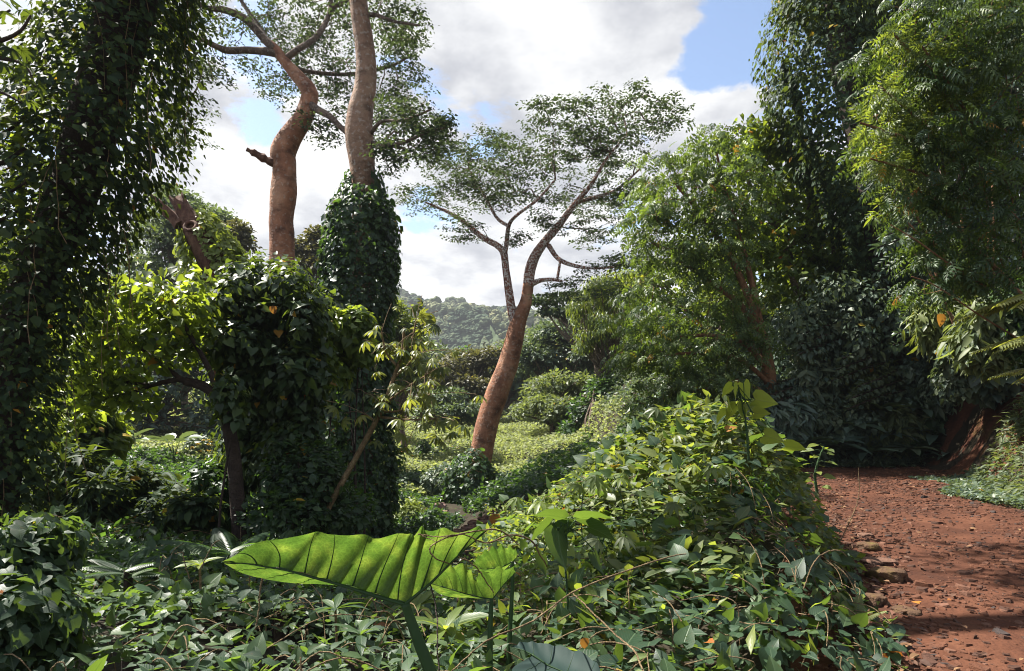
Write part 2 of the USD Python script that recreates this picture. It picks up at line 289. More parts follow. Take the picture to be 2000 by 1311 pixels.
class Leaves:
    """A set of leaves of one template; each has a place, a direction, a normal, a size and a tint."""
    def __init__(s, kind, P, D, N, S, tint, wide=1.0):
        s.kind, s.P = kind, np.asarray(P, float); n = len(s.P)
        s.D = unit(D); s.X = unit(np.cross(s.D, N)); s.N = np.cross(s.X, s.D)
        s.S = np.broadcast_to(np.asarray(S, float), (n,)); s.wide = wide
        t = np.clip(np.broadcast_to(tint, (n,)), 0, .93); q = np.modf(np.abs(np.sin(s.P @ [12.9, 78.2, 37.7]) * 43758.5))[0]; s.tint = np.where(q < OLD, .955 + .045 * q / OLD, t)

    def arrays(s, idx=None, normals=False):
        v, f, nt, st = T[s.kind]; i = slice(None) if idx is None else idx
        P, D, X, N, S = s.P[i], s.D[i], s.X[i], s.N[i], s.S[i]
        V = P[:, None] + S[:, None, None] * (v[None, :, :1] * s.wide * X[:, None] + v[None, :, 1:2] * D[:, None] + v[None, :, 2:] * N[:, None])
        n, k = len(P), len(v)
        Fc = (f[None] + (np.arange(n) * k)[:, None, None]).reshape(-1, 3)
        Nn = (nt[None, :, :1] * X[:, None] + nt[None, :, 1:2] * D[:, None] + nt[None, :, 2:] * N[:, None]).reshape(-1, 3) if normals else None
        return V.reshape(-1, 3), Fc, np.repeat(s.tint[i], k), np.tile(st, (n, 1)), Nn

    def keep(s, m):
        s.P, s.D, s.X, s.N, s.S, s.tint = s.P[m], s.D[m], s.X[m], s.N[m], s.S[m], s.tint[m]; return s

    def top(s, n, least=10.0):
        """The n leaves that show largest: inside the frame and nearest in their patch of it."""
        c = s.P + s.D * s.S[:, None] * .5; Y = np.maximum(c[:, 1], .2)
        px = HX + c[:, 0] / Y * FPX; py = HY - (c[:, 2] - EYE) / Y * FPX; sz = s.S / Y * FPX
        ok = (px > 4) & (px < 1996) & (py > 4) & (py < 1307) & (sz > least)
        cell = np.maximum(np.median(sz[ok]) * .55 if ok.any() else 10, 5)
        key = (px // cell).astype(int) * 4096 + (py // cell).astype(int); order = np.argsort(Y); seen, out = set(), []
        for i in order:
            if ok[i] and key[i] not in seen: seen.add(key[i]); out.append(i)
        out = np.array(out, int)
        return out[np.argsort(-sz[out])[:n]]


def put_leaves(parent, lv, material, n=0, name='leaf', rest='foliage', normals=False, least=10.0):
    idx = lv.top(n, least) if n else np.zeros(0, int)
    for i in idx:
        V, Fc, t, st, Nn = lv.arrays(np.array([i]), True)
        put(parent, name, V, Fc, material, t, st, Nn)
    m = np.ones(len(lv.P), bool); m[idx] = False
    if m.any():
        lv.kind = lv.kind + '_lo' if lv.kind + '_lo' in T else lv.kind
        V, Fc, t, st, Nn = lv.arrays(np.nonzero(m)[0], normals)
        put(parent, rest, V, Fc, material, t, st if normals else None, Nn, kind='stuff')


# ------------------------------------------------------------------ stems and trunks
def spline(p, n):
    p = np.asarray(p, float)
    if len(p) < 3: return p[0] + (p[-1] - p[0]) * np.linspace(0, 1, n)[:, None]
    q = np.vstack([2 * p[0] - p[1], p, 2 * p[-1] - p[-2]]); out = []
    for u in np.linspace(0, len(p) - 1 - 1e-9, n):
        i = int(u); t = u - i; a, b, c, d = q[i:i + 4]
        out.append(.5 * ((2 * b) + (c - a) * t + (2 * a - 5 * b + 4 * c - d) * t * t + (3 * b - a - 3 * c + d) * t ** 3))
    return np.array(out)


def tube(pts, rad, sides=8, bump=0.0, seed=0, freq=2.0, cap=True):
    p = np.asarray(pts, float); n = len(p); r = np.broadcast_to(np.asarray(rad, float), (n,))
    t = unit(np.gradient(p, axis=0)); ref = np.array([0, 1.0, .02]) if abs(t[0][1]) < .8 else np.array([1.0, 0, 0])
    a = unit(ref - (t @ ref)[:, None] * t); b = np.cross(t, a); ang = np.arange(sides) * 2 * np.pi / sides
    rr = np.repeat(r[:, None], sides, 1)
    c = p[:, None] + rr[..., None] * (np.cos(ang)[None, :, None] * a[:, None] + np.sin(ang)[None, :, None] * b[:, None])
    if bump:
        k = meshkit.fbm(c * freq + seed * 7.3, 3, seed) - .5
        c = p[:, None] + (rr * (1 + bump * 2 * k))[..., None] * (np.cos(ang)[None, :, None] * a[:, None] + np.sin(ang)[None, :, None] * b[:, None])
    i, j = np.meshgrid(np.arange(n - 1), np.arange(sides), indexing='ij')
    q = np.stack([i * sides + j, i * sides + (j + 1) % sides, (i + 1) * sides + (j + 1) % sides, (i + 1) * sides + j], -1).reshape(-1, 4)
    v = c.reshape(-1, 3); f = np.vstack([q[:, [0, 1, 2]], q[:, [0, 2, 3]]])
    if cap:
        v = np.vstack([v, p[0], p[-1]]); k = n * sides; j = np.arange(sides); j2 = (j + 1) % sides
        f = np.vstack([f, np.stack([j2, j, np.full(sides, k)], 1), np.stack([(n - 1) * sides + j, (n - 1) * sides + j2, np.full(sides, k + 1)], 1)])
    return v, f


def merge(parts):
    V, Fc, o = [], [], 0
    for v, f in parts: V.append(v); Fc.append(np.asarray(f) + o); o += len(v)
    return np.vstack(V), np.vstack(Fc)


def limb_px(pts, n=24):
    """(px, py, depth, half width in px) points -> spline points and radii in metres."""
    w = np.array([np.append(at(a, b, Y), hw / FPX * Y) for a, b, Y, hw in pts])
    s = spline(w, n); return s[:, :3], np.maximum(s[:, 3], .006)


def grow(nodes, rad0, targets, rng, bf=.25):
    """Branches from the given nodes to every target: the cheapest link of length plus way along the tree. Returns chains of (points, radii)."""
    P = [np.asarray(x) for x in nodes]; n0 = len(P); parent = [-1] * n0; path = [0.0] * n0
    T_ = np.asarray(targets, float); best = np.full(len(T_), np.inf); who = np.zeros(len(T_), int); left = np.ones(len(T_), bool)
    for j in range(n0):
        d = np.linalg.norm(T_ - P[j], axis=1); m = d < best; best[m] = d[m]; who[m] = j
    leafnode = []
    for _ in range(len(T_)):
        k = int(np.argmin(np.where(left, best, np.inf))); left[k] = False; j = who[k]; a, b = P[j], T_[k]
        mid = (a + b) / 2 + rng.normal(0, .07, 3) * np.linalg.norm(b - a)
        P.append(mid); parent.append(j); path.append(path[j] + np.linalg.norm(mid - a)); m_ = len(P) - 1
        P.append(b); parent.append(m_); path.append(path[m_] + np.linalg.norm(b - mid)); q = len(P) - 1; leafnode.append(q)
        for c in (m_, q):
            d = np.linalg.norm(T_ - P[c], axis=1) + bf * path[c]; m = (d < best) & left; best[m] = d[m]; who[m] = c
    P = np.array(P); cnt = np.zeros(len(P))
    for q in leafnode: cnt[q] += 1
    for i in range(len(P) - 1, n0 - 1, -1):
        if parent[i] >= 0: cnt[parent[i]] += cnt[i]
    kids = {}
    for i in range(n0, len(P)): kids.setdefault(parent[i], []).append(i)
    R = rad0 * np.maximum(cnt, 1) ** .42; out = []
    stack = [(j, c) for j in range(n0) for c in kids.get(j, [])]
    while stack:
        j, c = stack.pop(); chain = [j, c]
        while kids.get(c):
            ks = sorted(kids[c], key=lambda z: -cnt[z])
            for o in ks[1:]: stack.append((c, o))
            c = ks[0]; chain.append(c)
        rr = R[chain].copy(); rr[0] = rr[1]
        out.append((P[chain], rr))
    return out


def in_ellipses(ells, n, rng, depth=1.0, shell=.0, top=False):
    """n points in ellipsoids given in pixels and depth: (px, py, rx, ry, Y, half depth in m)."""
    w = np.array([e[2] * e[3] * e[4] ** 2 for e in ells], float) ** .8; w /= w.sum(); out = []
    for e, k in zip(ells, rng.multinomial(n, w)):
        d = unit(rng.normal(size=(k, 3))); r = rng.random(k) ** (1 / 3) if not shell else shell + (1 - shell) * rng.random(k)
        if top: d[:, 2] = np.abs(d[:, 2])
        c = at(e[0], e[1], e[4]); s = e[4] / FPX
        out.append(c + d * r[:, None] * np.array([e[2] * s, e[5], e[3] * s]))
    return np.vstack(out)


def rand_dirs(n, rng): return unit(rng.normal(size=(n, 3)))


def clusters(A, n, rad, flat, kind, size, rng, droop=.25, up=1.0, tilt=.5, tint=(.45, .28), out=None, wide=1.0):
    """n leaves round each point of A, in a disc of radius rad and half thickness rad * flat."""
    A = np.repeat(np.asarray(A), n, 0); k = len(A); d = rand_dirs(k, rng) * (rng.random(k) ** .5)[:, None] * rad; d[:, 2] *= flat
    D = unit(np.stack([d[:, 0], d[:, 1], np.zeros(k)], 1) + rng.normal(0, .5, (k, 3)) * [rad, rad, 0] ) - [0, 0, droop] + rng.normal(0, .15, (k, 3))
    N = np.array([0, 0, up]) + rng.normal(0, tilt, (k, 3))
    if out is not None: N = N + out
    return Leaves(kind, A + d, D, N, size * rng.uniform(.65, 1.3, k), rng.normal(tint[0], tint[1], k), wide)


def surface_leaves(pts, nrm, kind, size, rng, hang=.6, lift=.5, tilt=.35, tint=(.45, .27), jit=.05, wide=1.0):
    """Leaves that clothe a surface: tips hang down along it, faces turned outwards and up."""
    k = len(pts); nrm = unit(nrm); s = unit(np.cross(nrm, [0, 0, 1]) + 1e-6)
    D = nrm * .55 + s * rng.normal(0, .7, (k, 1)) - np.array([0, 0, hang]) + rng.normal(0, .25, (k, 3))
    N = nrm + np.array([0, 0, lift]) + rng.normal(0, tilt, (k, 3))
    return Leaves(kind, pts + nrm * rng.normal(0, jit, (k, 1)), D, N, size * np.clip(rng.lognormal(-.08, .3, k), .45, 1.7), rng.normal(tint[0], tint[1], k), wide)


def blob_points(c, r, n, rng, lump=.28, freq=1.6, seed=0, low=-.6, inner=.72):
    d = rand_dirs(int(n * 1.7), rng); d = d[d[:, 2] > low][:n]; k = len(d)
    q = 1 + lump * 2 * (meshkit.fbm(d * freq + np.asarray(c) * .37, 3, seed) - .5)
    rr = q * (inner + (1 - inner) * rng.random(k) ** .5)
    return np.asarray(c) + d * rr[:, None] * np.asarray(r), unit(d / np.asarray(r))


# ------------------------------------------------------------------ terrain
def ss(a, b, x): t = np.clip((np.asarray(x, float) - a) / (b - a), 0, 1); return t * t * (3 - 2 * t)


def path_left(y): return 0.75 + 0.42 * np.minimum(y, 13.0) - 3.2 * ss(12.4, 14.6, y)
def bank_edge(y): return 0.75 + 0.42 * np.minimum(y, 13.0) - 3.4 * ss(12.0, 14.2, y) * (1 - ss(18.3, 21, y))
def path_right(y): return 4.15 + 0.44 * np.minimum(y, 16.0)


PATH_END = 16.9


def ground(x, y):
    x, y = np.asarray(x, float), np.asarray(y, float)
    dl = bank_edge(y) - x
    near = 1 - ss(4.5, 10, y)
    z = near * (-0.55 * ss(.2, 1.6, dl)) + (1 - near) * (-2.2 * ss(.2, 6.0, dl))
    xs = -0.6 - 0.13 * (y - 10)
    z += (1 - near) * 1.0 * ss(1.2, 6, xs - x) + .22 * np.maximum(0, xs - x - 5) * (1 - near) * .35
    z += 1.9 * ss(24, 48, y) * ss(0, 6, dl) + .05 * np.maximum(0, y - 48)
    dr = x - path_right(y)
    z += (1.9 * ss(0, 1.5, dr) + .35 * np.maximum(dr - 1.5, 0) * (dr > 0)) * (1 - ss(70, 120, y))
    f = np.maximum(0, y - PATH_END - .35) * ss(-2.5, 3, -dl) * (1 - ss(0, 30, y - 30))
    z += 1.2 * ss(0, 1.4, f) + .22 * f
    und = meshkit.fbm(np.stack([x * .35, y * .35, x * 0], -1), 3, 5) - .5
    on_path = ss(-.3, .3, -dl) * ss(-.3, .3, -dr) * (1 - ss(PATH_END - .2, PATH_END + .5, y))
    return z + und * (.12 + .5 * (1 - on_path)) * np.minimum(1, .3 + y / 20) * (1 - on_path * .75)


def G(x, y): return float(ground(np.array([x]), np.array([y]))[0])


def grid_mesh(xs, ys, h):
    X, Y = np.meshgrid(xs, ys); Z = h(X, Y); n, m = X.shape
    i, j = np.meshgrid(np.arange(n - 1), np.arange(m - 1), indexing='ij'); a = i * m + j
    q = np.stack([a, a + 1, a + m + 1, a + m], -1).reshape(-1, 4)
    return np.stack([X, Y, Z], -1).reshape(-1, 3), np.vstack([q[:, [0, 1, 2]], q[:, [0, 2, 3]]])


def spaced(lo, hi, fine_lo, fine_hi, step, ratio=1.12):
    a = list(np.arange(fine_lo, fine_hi, step)); s = step; x = a[-1]
    while x < hi: s *= ratio; x += s; a.append(min(x, hi))
    s = step; x = fine_lo; b = []
    while x > lo: s *= ratio; x -= s; b.append(max(x, lo))
    return np.array(sorted(set(b + a)))


v, f = grid_mesh(spaced(-2500, 2500, -14, 16, .32), spaced(-400, 4000, -3, 26, .32), lambda X, Y: ground(X, Y) - .0 - .6 * ss(120, 300, Y))
tag(put(None, 'ground', v, f, SOIL, smooth=True), 'dark leaf covered valley ground sloping to the stream', kind='structure')


# footpath: red earth sheet over the ground, then the flat stones bedded in it
def path_h(X, Y):
    b = meshkit.fbm(np.stack([X * 3.1, Y * 3.1, X * 0], -1), 4, 8) - .5
    edge = np.minimum.reduce([X - path_left(Y), path_right(Y) - X, PATH_END - Y]); side = ss(-.05, .5, edge)
    return ground(X, Y) + .02 + b * .035 - .012 * (1 - side)


vs = []
ys = np.concatenate([np.arange(-2, 12.4, .09), np.arange(12.4, PATH_END + .25, .09)])
ts = np.linspace(0, 1, 70)
X = np.array([path_left(y) - .6 + ts * (path_right(y) + .35 - path_left(y) + .6) for y in ys]); Y = np.repeat(ys[:, None], 70, 1)
n, m = X.shape; i, j = np.meshgrid(np.arange(n - 1), np.arange(m - 1), indexing='ij'); a = i * m + j
q = np.stack([a, a + 1, a + m + 1, a + m], -1).reshape(-1, 4)
footpath = tag(UsdGeom.Xform.Define(stage, numbered('/World', 'footpath')), 'red earth footpath bedded with flat stones curving left', kind='structure')
put(footpath, 'earth', np.stack([X, Y, path_h(X, Y)], -1).reshape(-1, 3), np.vstack([q[:, [0, 1, 2]], q[:, [0, 2, 3]]]), RED, smooth=True)


def stone_tmpl(rng, flat=.32):
    from scipy.spatial import ConvexHull
    a = np.sort(rng.uniform(0, 2 * np.pi, 7)) + rng.normal(0, .1, 7); r = rng.uniform(.72, 1.0, 7)
    lo = np.stack([np.cos(a) * r, np.sin(a) * r * rng.uniform(.5, .85), np.zeros(7)], 1)
    hi = lo * [.8, .8, 1] + np.stack([rng.normal(0, .04, 7), rng.normal(0, .04, 7), flat * rng.uniform(.8, 1.15, 7)], 1)
    p = np.vstack([lo - [0, 0, flat * .3], hi]) * .5; h = ConvexHull(p); f = h.simplices.copy()
    for t, e in zip(range(len(f)), h.equations):
        if np.dot(np.cross(p[f[t][1]] - p[f[t][0]], p[f[t][2]] - p[f[t][0]]), e[:3]) < 0: f[t] = f[t][::-1]
    return p, f


def stones(n_try, rng):
    y = rng.uniform(3.0, PATH_END - .1, n_try) ** 1.0; t = rng.random(n_try)
    x = path_left(y) - .45 + t * (path_right(y) - path_left(y) + .15)
    edge = np.minimum(x - path_left(y), .9) / .9
    dens = np.clip(1.15 - .6 * ss(.15, .9, edge) - .3 * ss(6, 10, y), .08, 1)
    worn = meshkit.fbm(np.stack([x * .8, y * .8, x * 0], -1), 3, 4)
    m = (rng.random(n_try) < dens * np.clip(2.6 * (worn - .27), .28, 1.2)) & (np.abs(x / y) < .95)
    x, y = x[m], y[m]
    s = np.clip(rng.lognormal(math.log(.056), .45, len(x)), .02, .2) * (1 + .35 * ss(7, 14, y))
    return x, y, s


rng = np.random.default_rng(11); tm = [stone_tmpl(rng) for _ in range(14)]
x, y, s = stones(42000, rng); z = path_h(x, y); big = np.argsort(-s / y * (np.abs(x / y) < .84))[:300]; isbig = np.zeros(len(x), bool); isbig[big] = True
rest = {0: [], 1: [], 2: [], 3: []}
for i in range(len(x)):
    p, f = tm[rng.integers(14)]; a = rng.uniform(0, 6.28); c, sn = math.cos(a), math.sin(a); tx, ty = rng.normal(0, .13, 2)
    q = p * s[i]; q = np.stack([q[:, 0] * c - q[:, 1] * sn, q[:, 0] * sn + q[:, 1] * c, q[:, 2]], 1); q[:, 2] += q[:, 0] * tx + q[:, 1] * ty
    q += [x[i], y[i], z[i] - s[i] * .02]; k = int(rng.choice(4, p=[.55, .34, .03, .08]))
    if isbig[i]: put(footpath, 'stone', q, f, STONES[k])
    else: rest[k].append((q, f))
for k, r in rest.items():
    put(footpath, 'gravel', *merge(r), STONES[k], kind='stuff')


def rock_mesh(c, r, seed, sub=3, rough=.35):
    b = trimesh.creation.icosphere(sub); d = np.array(b.vertices)
    k = 1 + rough * 2 * (meshkit.fbm(d * 1.5 + seed * 3.1, 5, seed) - .5)
    d = d * k[:, None]; d[:, 2] = np.where(d[:, 2] > .55, .55 + (d[:, 2] - .55) * .3, d[:, 2])
    return np.asarray(c) + d * np.asarray(r), b.faces


def rock(name, label, px, py, Y, rx, rz, seed, m, cat='rock', group=None, ry=None, sub=3):
    c = at(px, py, Y); s = Y / FPX; c[2] = min(c[2], G(c[0], c[1]) + .35 * rz * s); V, Fc = rock_mesh((0, 0, 0), (rx * s, (ry or rx * .8) * s, rz * s * 1.2), seed, sub, .6)
    x = put(None, name, V + c, Fc, m, smooth=True); tag(x, label, cat, group)
#@@SCENE
# ------------------------------------------------------------------ hills far beyond the valley
HP = np.array([(300, 560), (640, 572), (740, 562), (785, 566), (832, 588), (858, 590), (885, 576), (920, 596), (955, 600), (1000, 598), (1050, 602), (1110, 612), (1190, 628), (1300, 640), (1700, 600)], float)
HD = 620.0
HXw = (HP[:, 0] - HX) / FPX * HD; HZw = EYE + (HY - HP[:, 1]) / FPX * HD


def hill_h(X, Y):
    ridge = np.interp(X, HXw, HZw); t = np.clip((Y - 250) / (HD - 250), 0, 1.6)
    q = meshkit.fbm(np.stack([X * .013 + Y * .009, Y * .003, X * 0], -1), 4, 21); spur = .5 - np.abs(q - .5) * 5
    up = np.where(t < 1, t ** 1.25, 1 - (t - 1) * 1.1)
    return -4 + (ridge + 1) * up + spur * 52 * np.sin(np.pi * np.clip(t, 0, 1)) ** .8 + (meshkit.fbm(np.stack([X * .05, Y * .05, X * 0], -1), 3, 3) - .5) * 9


v, f = grid_mesh(np.linspace(-520, 620, 150), np.linspace(240, 900, 90), hill_h)
tag(put(None, 'hills', v, f, HILLM, smooth=True), 'forested mountain ridge beyond the valley under white clouds', kind='structure')
rng = np.random.default_rng(5); n = 46000
hx, hy = rng.uniform(-330, 300, n), rng.uniform(300, 640, n); pxs = HX + hx / hy * FPX; m = (pxs > 420) & (pxs < 1330); hx, hy = hx[m], hy[m]; hz = hill_h(hx, hy)
HF = leaf_mat('leaf_hill', (.04, .07, .034), (.12, .15, .065), (.27, .28, .125), (.10, .14, .03), tfac=.15, rough=.8, spec=.1, oldat=1.0)
b0 = trimesh.creation.icosphere(2); bv, bf = np.array(b0.vertices), np.array(b0.faces)
hz_ = trimesh.creation.box((5200, 4700, 176)); hz_.apply_translation((0, 1850, 78))
tag(put(None, 'haze', np.array(hz_.vertices), hz_.faces, mat('haze_air', {'v': ('principled_volume', {'color': (.86, .91, 1.0), 'density': HAZE, 'anisotropy': .25})}, [], volume='v.volume')), 'thin pale haze between the valley and the far ridge', 'haze', kind='stuff')
hf = UsdGeom.PointInstancer.Define(stage, numbered('/World', 'hillside_forest')); tag(hf, 'far mass of tree crowns covering the mountain slope', 'forest', kind='stuff')
for k in range(24):
    w = bv * (1 + 1.1 * (meshkit.fbm(bv * 2.1 + k * 5.7, 3, k) - .5))[:, None] * [1, 1, .8]
    put(hf, 'crown', w, bf, HF, np.clip(k // 4 / 5 + .25 * (meshkit.noise(bv * 2 + k, k) - .5), 0, 1))
    hf.GetPrototypesRel().AddTarget(f'{hf.GetPath()}/crown' + (f'_{k:03d}' if k else ''))
tn = np.clip(.42 + 1.5 * (meshkit.fbm(np.stack([hx * .022 + hy * .01, hy * .03, hx * 0], -1), 3, 9) - .5) + rng.normal(0, .16, len(hx)), 0, .999)
rr = rng.uniform(1.3, 3.0, len(hx)) * (1 + .6 * (rng.random(len(hx)) > .93)); an = rng.uniform(0, math.pi, len(hx))
hf.CreatePositionsAttr(Vt.Vec3fArray.FromNumpy(np.stack([hx, hy, hz + rr * .4], 1).astype(np.float32))); hf.CreateScalesAttr(Vt.Vec3fArray.FromNumpy(np.repeat(rr[:, None], 3, 1).astype(np.float32)))
hf.CreateOrientationsAttr(Vt.QuathArray([Gf.Quath(math.cos(x), 0, 0, math.sin(x)) for x in an])); hf.CreateProtoIndicesAttr(Vt.IntArray.FromNumpy((np.floor(tn * 6) * 4 + rng.integers(4, size=len(hx))).astype(np.int32)))


# ------------------------------------------------------------------ trees
def tree(name, label, trunk, limbs, bark, ells, n_attr, leafkind, leafsize, per, mat_leaf, rng, twig=.010, rad=.7, flat=.18, top=False, n_leaf=0, group=None, droop=.25, up=1.0, tilt=.5, tint=(.45, .28),
         limb_bark=None, twig_bark=None, shell=.0, bump=.07, n_trunk=40, sides=14, wide=1.0, extra=None, smooth_leaf=False, bf=.25, least=10.0, cat='tree'):
    t = thing(name, label, cat, group); nodes = []
    p, r = limb_px(trunk, n_trunk)
    V, Fc = tube(p, r, sides, bump, int(rng.integers(99)), 1.6); put(t, 'trunk', V, Fc, bark, smooth=True)
    nodes += list(p[len(p) // 2::3]) if not limbs else list(p[-6:])
    for lb in limbs:
        p, r = limb_px(lb, 22); V, Fc = tube(p, r, 9, bump, int(rng.integers(99)), 2.0); put(t, 'limb', V, Fc, limb_bark or bark, smooth=True); nodes += list(p[5::2])
    A = in_ellipses(ells, n_attr, rng, shell=shell, top=top)
    ch = grow(nodes, twig, A, rng, bf)
    tw = merge([tube(q, rr, 5 if rr[0] > .025 else 3, cap=False) for q, rr in ch]); put(t, 'twigs', *tw, twig_bark or limb_bark or bark, smooth=True, kind='stuff')
    lv = clusters(A, per, rad, flat, leafkind, leafsize, rng, droop, up, tilt, tint, wide=wide)
    if n_leaf: put_leaves(t, lv, mat_leaf, n_leaf, rest='crown', normals=smooth_leaf, least=least)
    else: put_leaves(t, lv, mat_leaf, 0, rest='crown', normals=smooth_leaf)
    return t


rng = np.random.default_rng(21)
# the red trunked umbrella tree in the middle of the valley
Yc = 26.0
tree('umbrella_tree', 'red brown forked umbrella tree leaning over the ivy mound in the valley',
     [(930, 1000, Yc, 24.3), (934, 930, Yc, 22.5), (940, 885, Yc, 22.5), (955, 815, Yc, 22.5), (972, 765, Yc, 22.5), (993, 710, Yc, 19.8), (1005, 660, Yc, 18.0), (1014, 625, Yc, 15.3), (1027, 590, Yc, 12.2), (1032, 555, Yc, 10.8)],
     [[(1007, 640, Yc, 9.0), (1000, 610, Yc, 9.0), (994, 570, Yc, 8.1), (988, 525, Yc, 7.2), (984, 495, Yc, 7.2), (972, 480, Yc, 6.3), (940, 462, Yc + .5, 5.4), (905, 432, Yc + 1, 4.5), (870, 412, Yc + 1, 3.1), (830, 395, Yc + 1, 1.8)],
      [(1032, 560, Yc, 10.8), (1035, 530, Yc, 10.8), (1045, 500, Yc, 9.9), (1068, 467, Yc, 8.1), (1090, 442, Yc, 7.2), (1120, 402, Yc - .5, 5.4), (1155, 360, Yc - 1, 4.0), (1185, 310, Yc - 1, 2.7), (1225, 262, Yc - 1, 1.8)],
      [(986, 500, Yc, 4.5), (990, 470, Yc, 4.5), (994, 440, Yc - .4, 4.0), (1010, 420, Yc - 1, 3.1), (1050, 390, Yc - 1.5, 2.7), (1085, 350, Yc - 2, 1.8)],
      [(993, 442, Yc, 3.6), (970, 425, Yc + .6, 3.1), (945, 380, Yc + 1.2, 2.7), (915, 330, Yc + 1.6, 1.8)],
      [(1072, 480, Yc, 5.4), (1090, 505, Yc - .5, 4.5), (1118, 518, Yc - 1, 4.0), (1155, 524, Yc - 1.4, 2.7), (1200, 522, Yc - 1.6, 1.8)],
      [(1036, 556, Yc, 6.3), (1055, 548, Yc - .5, 4.5), (1080, 546, Yc - .8, 3.6), (1098, 550, Yc - 1, 2.7)],
      [(1088, 546, Yc - .8, 2.7), (1092, 525, Yc - .8, 2.7), (1094, 508, Yc - .7, 2.2)],
      [(1128, 395, Yc - .5, 4.5), (1165, 385, Yc, 3.6), (1205, 370, Yc + .6, 2.7), (1250, 330, Yc + 1, 1.8)]],
     B['red'], [(825, 398, 54, 14, Yc + 1, 2.4), (880, 329, 59, 24, Yc + 1, 2.6), (950, 301, 64, 17, Yc + 2, 2.6), (1000, 317, 54, 20, Yc, 2.6), (915, 387, 66, 18, Yc + 2, 2.6), (980, 388, 38, 14, Yc - 1, 2),
                (1050, 235, 36, 12, Yc - 1, 2), (1095, 245, 66, 18, Yc - 1, 2.6), (1160, 236, 64, 17, Yc - 2, 2.6), (1240, 223, 71, 20, Yc - 1, 2.6), (1292, 236, 43, 15, Yc - 1, 2), (1120, 306, 75, 24, Yc, 3), (1195, 313, 71, 25, Yc, 3),
                (1055, 337, 56, 18, Yc - 1, 2.6), (1150, 396, 75, 17, Yc + 1, 2.6), (1220, 395, 60, 20, Yc + 1, 2.6), (1160, 458, 71, 14, Yc, 2.6), (1200, 526, 75, 10, Yc - 1, 2.4), (1110, 555, 49, 6, Yc - 1, 1.6), (1100, 581, 64, 6, Yc - 2, 1.6),
                (1180, 570, 60, 7, Yc - 2, 1.8), (905, 450, 43, 8, Yc, 2), (940, 366, 58, 15, Yc, 2.6), (1045, 398, 47, 10, Yc, 2), (1010, 468, 28, 7, Yc, 1.2), (1060, 438, 32, 8, Yc, 1.5)],
     1150, 'quad', .13, 24, L['albizia'], rng, twig=.0062, rad=.40, flat=.18, limb_bark=B['redspot'], twig_bark=B['grey'], droop=.15, up=1.1, tilt=.55, bump=.09, top=True)

# the two tall trees to its left
Yf = 19.0
tall = tree('tall_tree', 'tall bare orange brown trunk with a broken stub and spreading crown',
     [(548, 960, Yf, 27.0), (550, 700, Yf, 26.1), (551, 490, Yf, 23.4), (549, 430, Yf, 22.5), (554, 380, Yf, 24.3), (556, 330, Yf, 22.5), (553, 300, Yf, 23.4), (566, 270, Yf, 21.6), (590, 235, Yf, 18.0), (603, 200, Yf, 16.2), (604, 180, Yf, 16.2), (590, 160, Yf, 13.5), (572, 140, Yf, 11.7), (552, 115, Yf, 9.9), (538, 95, Yf, 8.1), (518, 76, Yf, 5.4)],
     [[(545, 105, Yf, 8), (520, 101, Yf, 7.5), (480, 98, Yf, 6.5), (440, 98, Yf - .5, 6), (400, 80, Yf - 1, 5), (365, 68, Yf - 1.4, 4.5), (300, 40, Yf - 2, 3)],
      [(538, 97, Yf, 9), (515, 75, Yf, 8), (480, 38, Yf, 7), (440, 20, Yf - .5, 6), (395, 12, Yf - 1, 4), (360, -30, Yf - 1, 3)],
      [(555, 118, Yf, 7), (580, 98, Yf, 6), (615, 75, Yf + .4, 5.5), (638, 40, Yf + .8, 5), (646, 5, Yf + 1, 4.5), (640, -60, Yf + 1.5, 4)],
      [(600, 200, Yf, 8), (622, 215, Yf - .3, 7), (645, 228, Yf - .6, 6), (672, 255, Yf - .8, 5), (700, 275, Yf - 1, 4), (790, 290, Yf - 1, 3)],
      [(645, 18, Yf + 1, 4), (670, 5, Yf + 1, 3.5), (700, -15, Yf + 1, 3)],
      [(528, 88, Yf, 5), (505, 50, Yf + .4, 4), (470, 0, Yf + 1, 3.5), (440, -60, Yf + 1, 3)],
      [(562, 128, Yf, 5), (600, 140, Yf + 1, 4), (680, 145, Yf + 2, 3.4), (760, 130, Yf + 2, 3), (800, 110, Yf + 2, 2)]],
     B['red'], [(430, 45, 70, 40, Yf, 2), (560, 45, 80, 50, Yf + 2, 2), (610, 130, 60, 45, Yf + 2, 2), (650, 60, 60, 60, Yf + 2, 2), (740, 30, 60, 40, Yf + 2, 2), (790, 45, 50, 30, Yf + 2, 2), (790, 120, 46, 26, Yf + 2, 1.6), (760, 190, 60, 30, Yf + 2, 2), (830, 215, 46, 22, Yf, 1.6),
                (540, 165, 45, 24, Yf + 2, 1.6), (680, 180, 60, 30, Yf + 2, 2), (620, 245, 50, 20, Yf, 1.6), (770, 265, 80, 30, Yf, 2), (850, 275, 46, 20, Yf, 1.6), (760, 310, 50, 16, Yf, 1.5), (370, 200, 30, 20, Yf - 1, 1), (375, 265, 30, 16, Yf - 1, 1), (390, 120, 40, 30, Yf - 1, 1.4), (310, 60, 50, 40, Yf - 2, 2), (220, 15, 50, 16, Yf - 2, 1.5), (320, 270, 40, 14, Yf, 1)],
     1000, 'quad', .108, 20, L['albizia'], rng, twig=.005, rad=.32, flat=.3, limb_bark=B['grey'], droop=.2, up=1.0, tilt=.6, bump=.10, n_trunk=70, sides=18)
p, r = limb_px([(548, 322, Yf, 9), (528, 316, Yf - .2, 8), (505, 304, Yf - .4, 7), (482, 292, Yf - .5, 4)], 12)
V, Fc = tube(p, r * (1 + .25 * np.sin(np.arange(12) * 2.3)), 7, .35, 3, 9); put(tall, 'broken_stub', V, Fc, B['wood'], label='splintered dry stub on the left of the trunk')

